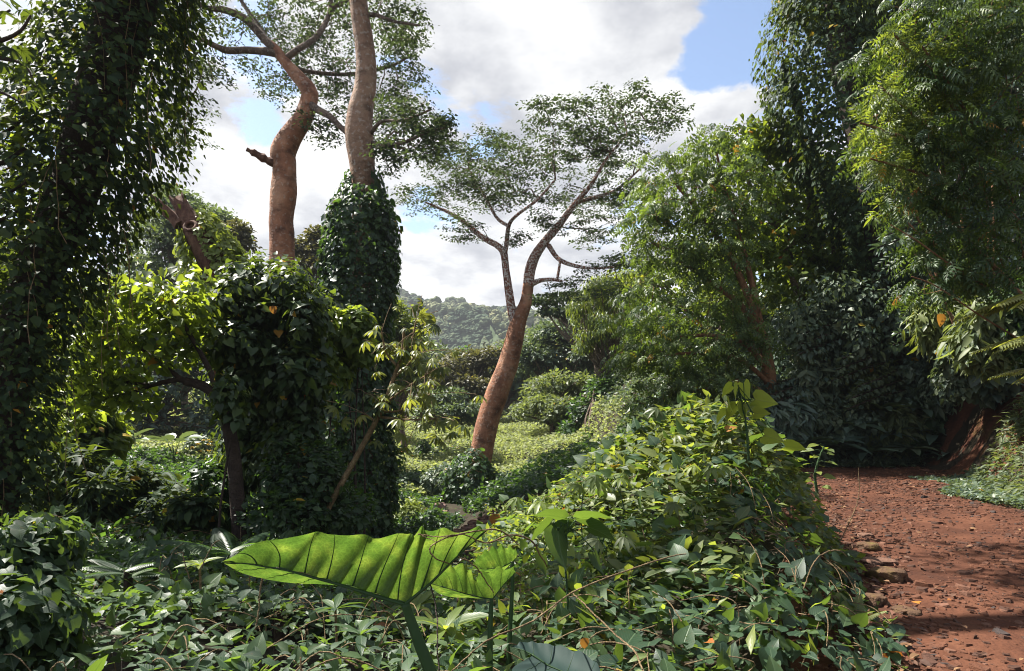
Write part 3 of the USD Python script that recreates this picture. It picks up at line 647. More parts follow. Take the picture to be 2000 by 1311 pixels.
Yi = 16.0
ivy_tree = tree('ivy_clad_tree', 'tall tree with bare upper trunk and a thick sleeve of ivy below',
     [(703, 1075, Yi, 26), (704, 800, Yi, 24), (706, 560, Yi, 22), (710, 400, Yi, 21), (708, 330, Yi, 24), (702, 270, Yi, 27), (703, 225, Yi, 25), (713, 170, Yi, 21), (715, 120, Yi, 19), (708, 60, Yi, 18), (701, 10, Yi, 17), (696, -80, Yi, 16), (690, -200, Yi, 15)],
     [[(722, 280, Yi, 6), (750, 285, Yi - .3, 4.5), (790, 278, Yi - .6, 3.6), (830, 260, Yi - .8, 3), (868, 250, Yi - 1, 2)], [(722, 265, Yi, 4), (745, 238, Yi - .5, 3.4), (790, 235, Yi - .9, 2.6), (840, 215, Yi - 1.2, 2)],
      [(712, 30, Yi, 5), (735, 30, Yi, 4), (770, 42, Yi - .5, 3), (820, 50, Yi - .7, 2)]],
     B['tan'], [(830, 245, 50, 22, Yi - 1, 1), (800, 285, 60, 24, Yi - 1, 1.2), (850, 270, 30, 16, Yi - 1, .8), (800, 215, 60, 16, Yi - 1, 1), (790, 55, 50, 24, Yi, 1), (745, 300, 20, 14, Yi - .5, .5), (870, 250, 22, 12, Yi - 1, .5), (720, -40, 140, 40, Yi, 2.5)],
     150, 'quad', .11, 20, L['albizia'], rng, twig=.0045, rad=.28, flat=.4, limb_bark=B['grey'], bump=.07, n_trunk=60, sides=18)


def sleeve(pts, n, rng, lump=.3, seed=0):
    """Points on a lumpy sleeve round a leaning axis given as (px, py, depth, half width px)."""
    p, r = limb_px(pts, 80); seg = np.linalg.norm(np.diff(p, axis=0), axis=1); w = (r[1:] + r[:-1]) * seg; u = rng.choice(79, n, p=w / w.sum()) + rng.random(n)
    i = u.astype(int); t = (u - i)[:, None]; c = p[i] * (1 - t) + p[i + 1] * t; ra = r[i] * (1 - t[:, 0]) + r[i + 1] * t[:, 0]
    ax = unit(p[np.minimum(i + 1, 79)] - p[i]); a = rng.uniform(0, 2 * np.pi, n); e = unit(np.cross(ax, [0, 1.0, 0.01])); g = np.cross(ax, e)
    d = np.cos(a)[:, None] * e + np.sin(a)[:, None] * g
    q = 1 + lump * 2 * (.65 * meshkit.fbm((c + d * ra[:, None]) * [2.3, 2.3, .5] * (.6 / max(r.mean(), .3)) ** .5, 2, seed) + .35 * meshkit.fbm((c + d * ra[:, None]) * 1.5, 3, seed + 1) - .5) * 1.25
    return c + d * (ra * q)[:, None], d


iv = [(700, 1060, Yi, 58), (702, 960, Yi, 62), (700, 800, Yi, 60), (700, 650, Yi, 62), (702, 550, Yi, 70), (703, 460, Yi, 68), (706, 410, Yi, 56), (709, 365, Yi, 36), (712, 335, Yi, 26)]
P_, D_ = sleeve(iv, 12500, rng, .22, 4)
ivy_leaf = surface_leaves(P_, D_, 'round', .15, rng, hang=.7, lift=.5, jit=.06)
# no leaf where the bare bark shows in front, high up
c_ = ivy_leaf.P; ivy_leaf.keep(~((c_[:, 1] < Yi) & (c_[:, 2] > at(0, 372, Yi)[2]) & (np.abs(c_[:, 0] - at(711, 0, Yi)[0]) < .27)))
put_leaves(ivy_tree, ivy_leaf, L['ivy'], 260, name='ivy_leaf', rest='ivy', normals=False, least=8)
lump, lumpn = [], []
for q in range(26):
    u = rng.integers(0, len(P_)); a, b = blob_points(P_[u] + D_[u] * .02, (.24, .24, .5), 110, rng, seed=q); lump.append(a); lumpn.append(b)
put_leaves(ivy_tree, surface_leaves(np.vstack(lump), np.vstack(lumpn), 'round', .13, rng, tint=(.6, .25)), L['ivy'], 0, rest='ivy')

def lumps(blobs, k, rng):
    out = []
    for b in blobs:
        out.append((b[0], b[1], b[2] * .8, b[3] * .8, b[4] + .15 * b[5], b[5] * .8))
        for q in range(k):
            a, e = rng.uniform(-2.9, -.25) if q % 2 else rng.uniform(0, 6.28), rng.uniform(.35, .85)
            out.append((b[0] + math.cos(a) * b[2] * e, b[1] + math.sin(a) * b[3] * e, b[2] * rng.uniform(.3, .5), b[3] * rng.uniform(.28, .45), b[4] - b[5] * (1 - e * e) ** .5 * rng.uniform(.4, .9), b[5] * rng.uniform(.35, .55)))
    return out


# ivy mound at the foot of the umbrella tree
def mound(name, label, blobs, n, kind, size, m, rng, n_leaf=0, cat='shrub', group=None, lump=.3, hang=.6, lift=.6, tilt=.4, tint=(.45, .27), low=-.75, inner=.72, stem=B['dark'], nst=5, sub_=0, smooth=False, rest='foliage', jit=.05, least=10., wide=1., freq=1.6, leafname='leaf'):
    """Leafy mass: blobs of (px, py, rx, ry, depth, half depth m) clothed in leaves, on stems that rise from the ground."""
    t = thing(name, label, cat, group)
    if sub_: blobs = lumps(blobs, sub_, rng)
    w = np.array([b[2] * b[3] * b[4] ** 2 for b in blobs], float) ** .85; w /= w.sum(); PP, NN, st = [], [], []
    for k, b in enumerate(blobs):
        c = at(b[0], b[1], b[4]); s = b[4] / FPX; r = (b[2] * s, b[5], b[3] * s)
        p, d = blob_points(c, r, int(n * w[k]), rng, lump, freq / max(r[0], .4), k, low, inner); PP.append(p); NN.append(d)
        for q in range(0 if not nst or (sub_ and k % (sub_ + 1)) else max(1, nst * (1 + sub_) // len(blobs))):
            bx, by = c[0] + rng.normal(0, .25) * r[0], c[1] + rng.normal(0, .2) * r[1]; g = G(bx, by) - .1
            e = c + rng.normal(0, .3, 3) * r; mid = (np.array([bx, by, g]) + e) / 2 + rng.normal(0, .08, 3)
            st.append(tube(spline([np.array([bx, by, g]), mid, e], 9), np.linspace(.026, .010, 9), 6))
    if st: put(t, 'stems', *merge(st), stem, smooth=True, kind='stuff')
    P2, N2 = np.vstack(PP), np.vstack(NN); ok = P2[:, 2] > ground(P2[:, 0], P2[:, 1]) + .02
    lv = surface_leaves(P2[ok], N2[ok], kind, size, rng, hang, lift, tilt, tint, jit, wide)
    put_leaves(t, lv, m, n_leaf, name=leafname, rest=rest, normals=smooth, least=least)
    return t


mound('ivy_mound', 'dark ivy mound round the foot of the red umbrella tree', [(922, 955, 50, 70, 25.2, 1.3), (985, 975, 60, 50, 25, 1.2), (1050, 965, 60, 40, 25.5, 1.2), (930, 1000, 55, 40, 24.8, 1.0)], 9000, 'round', .17, L['ivy'], rng, n_leaf=150, cat='ivy', least=7, nst=4)
# ------------------------------------------------------------------ left side: leaning trunk lost in creeper
rng = np.random.default_rng(33)
Ya = 6.6
vt = thing('creeper_clad_trunk', 'huge leaning trunk hidden under dark hanging creeper at the left edge', 'tree')
tr = [(-10, 1120, Ya, 30), (0, 950, Ya, 32), (18, 760, Ya, 34), (60, 580, Ya, 38), (140, 380, Ya, 42), (195, 200, Ya, 46), (240, 40, Ya, 48), (275, -120, Ya, 48), (310, -300, Ya, 46)]
p, r = limb_px(tr, 40); put(vt, 'trunk', *tube(p, r, 14, .12, 5, 2), B['dark'], smooth=True)
sl = [(0, 1060, Ya, 52), (6, 920, Ya, 62), (20, 780, Ya, 76), (38, 640, Ya, 86), (84, 500, Ya, 104), (138, 370, Ya, 112), (188, 250, Ya, 130), (222, 130, Ya, 122), (245, 10, Ya, 112), (270, -110, Ya, 110), (300, -300, Ya, 100)]
P_, D_ = sleeve(sl, 14500, rng, .30, 9)
lv = surface_leaves(P_, D_, 'ovate', .085, rng, hang=.6, lift=.85, tilt=.4, jit=.10, wide=1.15)
put_leaves(vt, lv, L['ivy_dark'], 300, name='creeper_leaf', rest='creeper', normals=True)
P_, D_ = sleeve([(a, b, c, w * .72) for a, b, c, w in sl], 4600, rng, .4, 12)
put_leaves(vt, surface_leaves(P_, D_, 'ovate', .095, rng, hang=.5, lift=1.1, tilt=.6, jit=.12), L['ivy_dark'], 0, rest='creeper')
hang = []
for k in range(70):
    u = rng.integers(len(P_)); a = P_[u] + D_[u] * .15; ln = rng.uniform(.4, 1.5); q = a + np.linspace(0, 1, 8)[:, None] * np.array([rng.normal(0, .12), rng.normal(0, .12), -ln]); q += np.cumsum(rng.normal(0, .02, q.shape), 0)
    hang.append(tube(q, .004, 4, cap=False))
p, r = limb_px([(310, -300, Ya, 40), (420, -420, 7.2, 30), (640, -560, 8, 22), (980, -640, 8.8, 14)], 24); put(vt, 'limb', *tube(p, r, 9, .1, 3, 2), B['dark'], smooth=True)
A = np.array([0.2, 8.4, 10.3]) + rand_dirs(170, rng) * rng.random((170, 1)) ** .5 * [2.6, 2.3, .9]; put(vt, 'twigs', *merge([tube(q, rr, 4, cap=False) for q, rr in grow(list(p[8:]), .006, A, rng)]), B['dark'], kind='stuff')
put_leaves(vt, clusters(A, 22, .42, .5, 'ovate', .16, rng, droop=.4), L['ivy_dark'], 0, rest='crown')
put(vt, 'hanging_stems', *merge(hang), B['vinestem'], kind='stuff')

# leafy branches at the far left edge
def leafy_branch(name, label, stems, kind, size, per, m, rng, n_leaf=60, group=None, cat='branch', droop=.35, tilt=.5, tint=(.45, .28), step=.12, bark=B['dark'], side=.25, wide=1.0, up=1.0, normals=True, least=9):
    t = thing(name, label, cat, group); PP, DD = [], []
    for sp in stems:
        p, r = limb_px(sp, 20); put(t, 'stem', *tube(p, r, 6, .05, 2), bark, smooth=True)
        ln = np.linalg.norm(np.diff(p, axis=0), axis=1).sum(); k = max(3, int(ln / step)); u = np.linspace(.12, 1, k) * 18.99
        i = u.astype(int); c = p[i] + (p[i + 1] - p[i]) * (u - i)[:, None]; ax = unit(p[np.minimum(i + 1, 19)] - p[i] + 1e-9)
        for q in range(per):
            d = rand_dirs(k, rng); d = unit(d - (d * ax).sum(1)[:, None] * ax); PP.append(c + d * side * rng.uniform(.0, .4, (k, 1))); DD.append(d + ax * .5 - np.array([0, 0, droop]))
    PP, DD = np.vstack(PP), np.vstack(DD); n = len(PP)
    lv = Leaves(kind, PP, DD, np.array([0, 0, up]) + rng.normal(0, tilt, (n, 3)), size * rng.uniform(.7, 1.25, n), rng.normal(tint[0], tint[1], n), wide)
    put_leaves(t, lv, m, n_leaf, rest='foliage', normals=normals, least=least); return t


leafy_branch('overhanging_branch', 'dark fingered leaves on thin twigs against cloud at the upper left', [[(-60, 90, 5, 5), (0, 80, 5, 4), (40, 60, 5, 3), (60, 30, 5, 2)], [(-60, 110, 5, 5), (10, 115, 5, 4), (50, 130, 5, 2), (70, 170, 5, 2)], [(-80, 20, 5, 4), (-20, 40, 5, 3), (20, 20, 5, 2)], [(-60, 170, 5.2, 4), (0, 180, 5.2, 3), (40, 200, 5.2, 2)]],
             'palm7', .17, 2, L['ivy_dark'], rng, n_leaf=60, step=.13, droop=.5)
leafy_branch('yellowing_branch', 'yellow green rounded leaves beside the creeper clad trunk', [[(-60, 330, 6, 5), (0, 320, 6, 4), (50, 290, 6, 3)], [(-60, 280, 6, 5), (0, 265, 6, 4), (60, 220, 6, 2)], [(-60, 400, 6, 5), (10, 380, 6, 3), (60, 350, 6, 2)], [(-80, 250, 6.1, 5), (0, 230, 6, 4), (40, 250, 6, 2)], [(-60, 450, 6, 5), (0, 430, 6, 3), (40, 410, 6, 2)]],
             'round', .12, 3, L['hau'], rng, n_leaf=80, step=.07, tint=(.66, .25), side=.4)

# broken leaning stump
Ys = 12.0
st = thing('broken_stump', 'broken leaning stump with jagged top and ivy on its back', 'stump')
p, r = limb_px([(505, 690, Ys, 26), (450, 590, Ys, 25), (408, 500, Ys, 25), (385, 455, Ys, 23), (365, 420, Ys, 18), (352, 398, Ys, 14)], 26)
V, Fc = tube(p, r, 16, .16, 4, 3); ring = V[25 * 16:26 * 16]; V[25 * 16:26 * 16] += (rng.uniform(-.06, .34, (16, 1))) * unit(p[-1] - p[-2]); put(st, 'trunk', V, Fc, B['wood'])
p, r = limb_px([(352, 440, Ys - .1, 12), (330, 418, Ys - .1, 11), (308, 396, Ys - .15, 8), (292, 378, Ys - .2, 2)], 14); put(st, 'splinter', *tube(p, r, 6, .3, 8, 6), B['wood'])
t_ = trimesh.creation.torus(.11, .035, 18, 8); t_.apply_transform(trimesh.transformations.rotation_matrix(1.1, [1, 0, 0])); t_.apply_translation(at(372, 442, Ys - .28)); put(st, 'knot_hole', np.array(t_.vertices), t_.faces, B['wood'], smooth=True)
P_, D_ = sleeve([(500, 690, Ys + .2, 70), (450, 590, Ys + .2, 62), (415, 510, Ys + .2, 56), (395, 455, Ys + .2, 44), (372, 425, Ys + .2, 24)], 5200, rng, .35, 3)
lv = surface_leaves(P_, D_, 'round', .12, rng, tint=(.5, .28)); c = lv.P
axx = np.interp(c[:, 2], [at(0, 690, Ys)[2], at(0, 420, Ys)[2]], [at(505, 0, Ys)[0], at(365, 0, Ys)[0]])
lv.keep(~((c[:, 1] < Ys - .05) & (np.abs(c[:, 0] - axx + .05) < .17) & (c[:, 2] > at(0, 560, Ys)[2]))); put_leaves(st, lv, L['vine_young'], 80, name='ivy_leaf', rest='ivy', least=8)

# broad leaved small tree with an arching dark trunk, and the creeper draped mass right of it
Yh = 8.6
tree('small_broadleaf_tree', 'small tree with arching dark trunk and sunlit heart shaped leaves', [(470, 1060, Yh, 15), (462, 960, Yh, 14), (455, 880, Yh, 13), (442, 820, Yh, 12), (425, 780, Yh, 10), (400, 758, Yh, 8), (360, 746, Yh, 6)],
     [[(425, 782, Yh, 7), (400, 752, Yh, 6), (350, 742, Yh, 5), (300, 752, Yh, 4), (250, 770, Yh, 3)], [(448, 840, Yh, 7), (418, 745, Yh, 6), (392, 690, Yh, 5), (362, 640, Yh, 4), (330, 590, Yh, 3)], [(360, 745, Yh, 5), (300, 700, Yh, 4), (240, 650, Yh, 3), (200, 610, Yh, 2)], [(300, 752, Yh, 3), (240, 745, Yh, 3), (180, 720, Yh, 2), (140, 700, Yh, 2)]],
     B['dark'], [(330, 570, 90, 42, Yh, .9), (240, 590, 90, 50, Yh, .8), (290, 660, 110, 60, Yh, .9), (190, 660, 80, 60, Yh, .8), (180, 740, 70, 50, Yh, .7), (250, 770, 70, 45, Yh, .6), (140, 790, 50, 45, Yh, .5), (380, 640, 60, 60, Yh + .3, .7)],
     300, 'heart', .115, 10, L['hau'], rng, twig=.0035, rad=.26, flat=.6, droop=.55, tilt=.55, tint=(.48, .32), n_leaf=300, smooth_leaf=True, bump=.05, n_trunk=30, sides=10, least=9)
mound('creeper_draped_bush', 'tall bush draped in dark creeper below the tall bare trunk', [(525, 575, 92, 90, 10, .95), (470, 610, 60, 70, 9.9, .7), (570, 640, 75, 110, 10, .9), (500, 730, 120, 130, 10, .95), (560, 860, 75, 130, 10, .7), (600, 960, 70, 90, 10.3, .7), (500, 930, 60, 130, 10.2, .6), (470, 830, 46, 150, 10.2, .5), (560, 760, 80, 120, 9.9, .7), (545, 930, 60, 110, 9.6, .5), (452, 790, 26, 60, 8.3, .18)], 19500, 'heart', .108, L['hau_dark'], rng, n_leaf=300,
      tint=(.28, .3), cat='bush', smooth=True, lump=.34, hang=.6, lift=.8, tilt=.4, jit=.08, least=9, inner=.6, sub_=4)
mound('sunlit_creeper_spray', 'yellow green creeper spray leaning on the ivy sleeve', [(672, 650, 48, 42, 11, .5), (700, 625, 26, 20, 11, .3), (640, 720, 40, 40, 10.8, .5), (705, 690, 24, 26, 11, .3)], 2600, 'heart', .12, L['hau'], rng, n_leaf=90, tint=(.6, .3), cat='creeper', smooth=True, nst=3, least=9)
mound('dark_leafy_bush', 'dark small leaved bush at the foot of the draped creeper', [(600, 930, 70, 70, 9.2, .6), (560, 1000, 80, 45, 8.8, .6), (660, 1000, 70, 40, 9.5, .6)], 3600, 'ovate', .11, L['ivy'], rng, n_leaf=120, cat='bush', nst=6, hang=.2, least=9)

# slender leaning plant with big fingered leaves
Yp = 9.0
cp = thing('fingered_leaf_sapling', 'leaning thin tan stem carrying big fingered leaves over the stream', 'sapling')
p, r = limb_px([(604, 1070, Yp, 6.5), (645, 985, Yp, 6), (692, 900, Yp, 5.5), (733, 825, Yp, 5), (752, 785, Yp, 4.5), (770, 735, Yp, 3.6), (785, 690, Yp, 3.5), (790, 640, Yp, 2.5)], 40); put(cp, 'stem', *tube(p, r, 10, .05, 3, 9), B['vinestem'], smooth=True)
br = [[(742, 815, Yp, 3), (800, 820, Yp - .2, 2.2), (850, 818, Yp - .4, 2)], [(745, 805, Yp, 3), (790, 800, Yp + .3, 2.2), (840, 770, Yp + .5, 2)], [(765, 740, Yp, 3), (790, 720, Yp + .3, 2.2), (815, 690, Yp + .4, 2)], [(775, 715, Yp, 3), (755, 690, Yp, 2.2), (745, 650, Yp, 2)], [(785, 690, Yp, 3), (805, 660, Yp - .2, 2), (812, 630, Yp - .2, 2)],
      [(750, 790, Yp, 3), (790, 760, Yp - .4, 2.2), (830, 735, Yp - .5, 2)], [(735, 825, Yp, 2), (722, 815, Yp, 2), (712, 808, Yp - .1, 1.6)], [(745, 800, Yp, 2), (728, 780, Yp, 2), (716, 770, Yp - .1, 1.6)]]
tips = []
for b in br:
    p, r = limb_px(b, 10); put(cp, 'branch', *tube(p, r, 6), B['vinestem'], smooth=True); tips += [p[-1], p[6]] if b[0][3] > 2 else [p[-1]]
tips = np.array(tips); A = np.vstack([tips, tips + rng.normal(0, .16, tips.shape), tips + rng.normal(0, .24, tips.shape), tips + rng.normal(0, .3, tips.shape), tips + rng.normal(0, .3, tips.shape) + [0, 0, .1], tips + rng.normal(0, .3, tips.shape) + [.1, 0, .1], tips[:-2] + rng.normal(0, .3, tips[:-2].shape)]); n = len(A)
near_ = [tips[np.argmin(np.linalg.norm(tips - a, axis=1))] for a in A]
put(cp, 'leaf_stalks', *merge([tube(spline([b, (a + b) / 2 + [0, 0, .03], a], 6), .0045, 4, cap=False) for a, b in zip(A, near_)]), B['vinestem'], smooth=True, kind='stuff')
D = rand_dirs(n, rng) * [1, 1, .3]; put_leaves(cp, Leaves('palm9', A, D - [0, 0, .2], np.array([0, -.25, 1]) + rng.normal(0, .35, (n, 3)), rng.uniform(.2, .38, n), rng.normal(.5, .28, n)), L['cecropia'], 300, normals=True, least=4)


# ferns, banana plants
def fern(name, label, px, py, Y, n, size, m, rng, kind='frond', group=None, rise=.5, arc=(0, 6.28)):
    t = thing(name, label, 'fern', group); c = at(px, py, Y); a = rng.uniform(*arc, n); D = np.stack([np.cos(a), np.sin(a), rng.uniform(rise * .5, rise * 1.4, n)], 1)
    put_leaves(t, Leaves(kind, np.tile(c, (n, 1)) + rng.normal(0, .02, (n, 3)), D, np.tile([0, 0, 1.0], (n, 1)) + rng.normal(0, .12, (n, 3)), size * rng.uniform(.75, 1.15, n), rng.normal(.5, .25, n)), m, 300, name='frond', least=0, normals=True)
    put(t, 'crown_base', *tube(np.array([[c[0], c[1], min(G(c[0], c[1]), c[2] - .1) - .05], c + [0, 0, .02]]), [.05, .03], 7), B['dark'], smooth=True); return t


fern('dark_fern', 'dark blue green fern with long fronds under the arching trunk', 452, 1085, 6.6, 13, .75, L['ivy'], rng, 'frond_big', rise=.55)
fern('dark_fern', 'dark fern behind the tip of the giant leaf', 545, 1075, 7.4, 12, .6, L['ivy'], rng, 'frond_big', rise=.45)
fern('shaded_fern', 'grey green fern tucked in the lower left creepers', 250, 1120, 4.6, 9, .3, L['ivy'], rng, 'frond', rise=.6)
fern('drooping_fern', 'fern fronds drooping under the giant leaf', 545, 1175, 4.4, 8, .42, L['fern'], rng, 'frond', rise=.2)
fern('tree_fern', 'tree fern silhouetted against the sunlit clearing on the left', 345, 945, 14, 14, 1.5, L['ivy_dark'], rng, 'frond_big', rise=.4)


def big_leaved(name, label, px, py, Y, n, size, m, rng, kind='big', cat='plant', rise=1.3, group=None, n_leaf=300, bark=B['green'], stem=True, normals=True):
    t = thing(name, label, cat, group); c = at(px, py, Y); g = np.array([c[0], c[1], min(G(c[0], c[1]) - .05, c[2] - .15)])
    a = np.arange(n) * 2.4 + rng.uniform(0, 6); D = np.stack([np.cos(a), np.sin(a), rng.uniform(.4, 1, n) * rise], 1); base = np.tile(c, (n, 1))
    if stem:
        for k in range(n):
            e = c + unit(D[k]) * size * .35; put(t, 'leaf_stalk', *tube(spline([g + rng.normal(0, .02, 3) * [1, 1, 0], (g + c) / 2 + D[k] * .04 * size, e], 7), np.linspace(.018, .008, 7) * max(size, .35), 5), bark, smooth=True); base[k] = e
    put_leaves(t, Leaves(kind, base, D - [0, 0, .35], np.tile([0, 0, 1.0], (n, 1)) + rng.normal(0, .2, (n, 3)), size * rng.uniform(.75, 1.2, n), rng.normal(.5, .25, n)), m, n_leaf, least=0, normals=normals); return t


big_leaved('banana_plant', 'pale banana plant standing in the clearing left of the arching trunk', 240, 875, 22, 6, .8, L['blue'], rng, cat='banana plant')
big_leaved('banana_plant', 'banana plant with upright leaves near the yellow flowers', 340, 872, 24, 7, .85, L['blue'], rng, cat='banana plant')
fb = mound('yellow_flower_bush', 'low bush dotted with yellow flowers in the clearing', [(390, 868, 26, 18, 26, .7)], 500, 'ovate', .2, L['blue'], rng, nst=2, least=6)
for k in range(16):
    c = at(rng.uniform(368, 412), rng.uniform(855, 882), 25.2); v_, f_, n_, st_ = T['palm7']; put(fb, 'flower', v_ * .22 + c, f_, L['gold'], np.full(len(v_), .5))

for lab, bl, kd, sz, mt in [('dark shrub at the foot of the creeper clad trunk', [(140, 945, 80, 60, 9.6, .7), (200, 980, 70, 46, 9.2, .6)], 'lance', .22, 'ivy_dark'), ('dark low shrub left of the arching trunk', [(330, 1000, 80, 40, 9, .6), (270, 960, 50, 46, 9.8, .5)], 'ovate', .12, 'ivy_dark'), ('leafy shrub beside the arching trunk', [(415, 960, 40, 66, 9.8, .5), (400, 1010, 50, 40, 9.2, .5)], 'ovate', .12, 'ivy'), ('shrub under the crown of the small broadleaf tree', [(180, 850, 70, 46, 11, .7), (110, 880, 50, 50, 10.5, .6)], 'heart', .14, 'hau')]:
    mound('clearing_shrub', lab, bl, 3200, kd, sz, L[mt], rng, n_leaf=60, cat='shrub', nst=3, lump=.45, tint=(.4, .26), sub_=4, hang=.5, least=8)
# ------------------------------------------------------------------ right side
rng = np.random.default_rng(44)
Yr = 17.5
tree('feathery_tree', 'leaning many limbed tree with drooping feathery leaves behind the path',
     [(1560, 905, Yr, 16), (1530, 820, Yr, 14), (1508, 760, Yr, 13), (1495, 690, Yr, 12), (1482, 630, Yr, 10)],
     [[(1485, 640, Yr, 8), (1466, 590, Yr, 7), (1440, 530, Yr, 6), (1412, 480, Yr, 5), (1370, 420, Yr, 4), (1320, 360, Yr, 3)], [(1490, 665, Yr, 7), (1450, 600, Yr + .5, 6), (1400, 560, Yr + .5, 5), (1330, 510, Yr + .5, 4), (1270, 470, Yr, 3)], [(1492, 680, Yr, 8), (1470, 560, Yr, 6), (1440, 450, Yr, 5), (1415, 370, Yr, 4), (1400, 300, Yr, 2)],
      [(1500, 720, Yr, 6), (1450, 670, Yr - .5, 5), (1390, 655, Yr - .7, 4), (1310, 660, Yr - .8, 3)], [(1505, 750, Yr, 5), (1440, 700, Yr - .5, 4), (1350, 690, Yr - .8, 3), (1270, 700, Yr - .8, 2)], [(1520, 790, Yr, 5), (1450, 745, Yr - .8, 4), (1380, 760, Yr - 1, 3), (1310, 770, Yr - 1, 2)]],
     B['stem'], [(1300, 345, 70, 50, Yr, 1.6), (1380, 310, 80, 46, Yr, 1.6), (1260, 420, 50, 40, Yr - .5, 1.4), (1330, 430, 80, 50, Yr, 1.8), (1420, 400, 80, 60, Yr, 1.8), (1300, 490, 80, 30, Yr, 1.6), (1400, 500, 90, 50, Yr, 1.8), (1380, 590, 100, 40, Yr, 1.8), (1270, 640, 80, 46, Yr - .6, 1.6), (1240, 700, 48, 34, Yr - .8, 1.2),
                (1340, 690, 90, 50, Yr - .6, 1.6), (1430, 660, 70, 60, Yr, 1.6), (1290, 760, 66, 34, Yr - 1, 1.4), (1390, 750, 70, 40, Yr - .6, 1.4), (1250, 570, 40, 26, Yr, 1.2)],
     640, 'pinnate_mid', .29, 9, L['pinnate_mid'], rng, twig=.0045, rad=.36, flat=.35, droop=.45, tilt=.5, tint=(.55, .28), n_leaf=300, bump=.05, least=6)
tree('heart_leaf_tree', 'taller tree with round heart leaves rising against the sky beside the ivy curtain', [(1640, 900, 19.6, 14), (1600, 760, 19.6, 12), (1580, 640, 19.6, 11), (1545, 520, 19.6, 9), (1515, 420, 19.6, 7), (1490, 330, 19.6, 5)],
     [[(1560, 560, 19.6, 7), (1575, 470, 19.6, 5), (1580, 380, 19.6, 4), (1570, 320, 19.6, 3)], [(1530, 470, 19.6, 5), (1480, 390, 19.6, 4), (1440, 310, 19.6, 3)], [(1600, 760, 19.6, 7), (1640, 620, 19.6, 5), (1640, 520, 19.6, 4)], [(1590, 700, 19.6, 6), (1630, 560, 19.6, 5), (1620, 430, 19.6, 3)]],
     B['grey'], [(1470, 275, 80, 30, 19.6, 1.2), (1540, 300, 70, 40, 19.6, 1.4), (1600, 350, 60, 50, 19.6, 1.4), (1480, 360, 90, 50, 19.6, 1.6), (1570, 430, 80, 60, 19.6, 1.6), (1500, 460, 80, 60, 19.6, 1.6), (1600, 500, 60, 60, 19.6, 1.4), (1530, 560, 80, 60, 19.6, 1.6), (1440, 480, 70, 60, 19.6, 1.2)],
     380, 'heart', .2, 14, L['hau'], rng, twig=.006, rad=.45, flat=.6, droop=.6, tilt=.6, tint=(.30, .26), n_leaf=260, bump=.05, least=7)

# ivy curtain on the tall trunk at the right
Yv = 17.9
iv2 = thing('ivy_curtain_tree', 'tall trunk smothered by a hanging curtain of ivy at the upper right', 'tree')
p, r = limb_px([(1762, 900, Yv, 18), (1742, 700, Yv, 22), (1720, 500, Yv, 22), (1690, 320, Yv, 22), (1650, 150, Yv, 22), (1630, -20, Yv, 22), (1615, -200, Yv, 20)], 36); put(iv2, 'trunk', *tube(p, r, 12, .1, 3, 2), B['dark'], smooth=True)
P_, D_ = sleeve([(1735, 600, Yv, 40), (1722, 500, Yv, 52), (1690, 380, Yv, 78), (1650, 270, Yv, 92), (1618, 170, Yv, 100), (1598, 90, Yv, 98), (1610, 20, Yv, 80), (1620, -80, Yv, 90)], 15000, rng, .34, 6)
put_leaves(iv2, surface_leaves(P_, D_, 'ovate', .15, rng, hang=.9, lift=.4, tilt=.5, jit=.12, wide=1.15), L['ivy_dark'], 240, name='ivy_leaf', rest='ivy', least=8)
for k, (px, py, ln) in enumerate([(1545, 150, 60), (1560, 210, 90), (1585, 260, 120), (1610, 330, 110), (1640, 390, 120), (1530, 120, 50), (1660, 430, 130), (1690, 480, 150), (1720, 520, 140)]):   # trailing tails
    a, b = at(px, py, Yv - .5), at(px + rng.normal(10, 8), py + ln, Yv - .5); q = spline([a, (a + b) / 2 + rng.normal(0, .05, 3), b], 30); put(iv2, 'trailing_stem', *tube(q, .008, 4), B['dark'])
    A = np.repeat(q, 4, 0); n = len(A); put_leaves(iv2, Leaves('ovate', A + rng.normal(0, .05, A.shape), rand_dirs(n, rng) * [1, 1, .4] - [0, 0, .9], rand_dirs(n, rng) + [0, -.6, .4], .17 * rng.uniform(.7, 1.2, n), rng.normal(.4, .25, n), 1.1), L['ivy_dark'], 0, rest='ivy')
mound('treetop_creeper', 'pale topped creeper spilling over the ivy curtain at the top edge', [(1590, -5, 60, 40, 18.4, .9), (1650, 20, 70, 50, 18, 1), (1720, 10, 60, 50, 17.6, 1)], 2600, 'ovate', .2, L['pinnate'], rng, n_leaf=80, tint=(.45, .3), nst=0, cat='creeper', least=8)

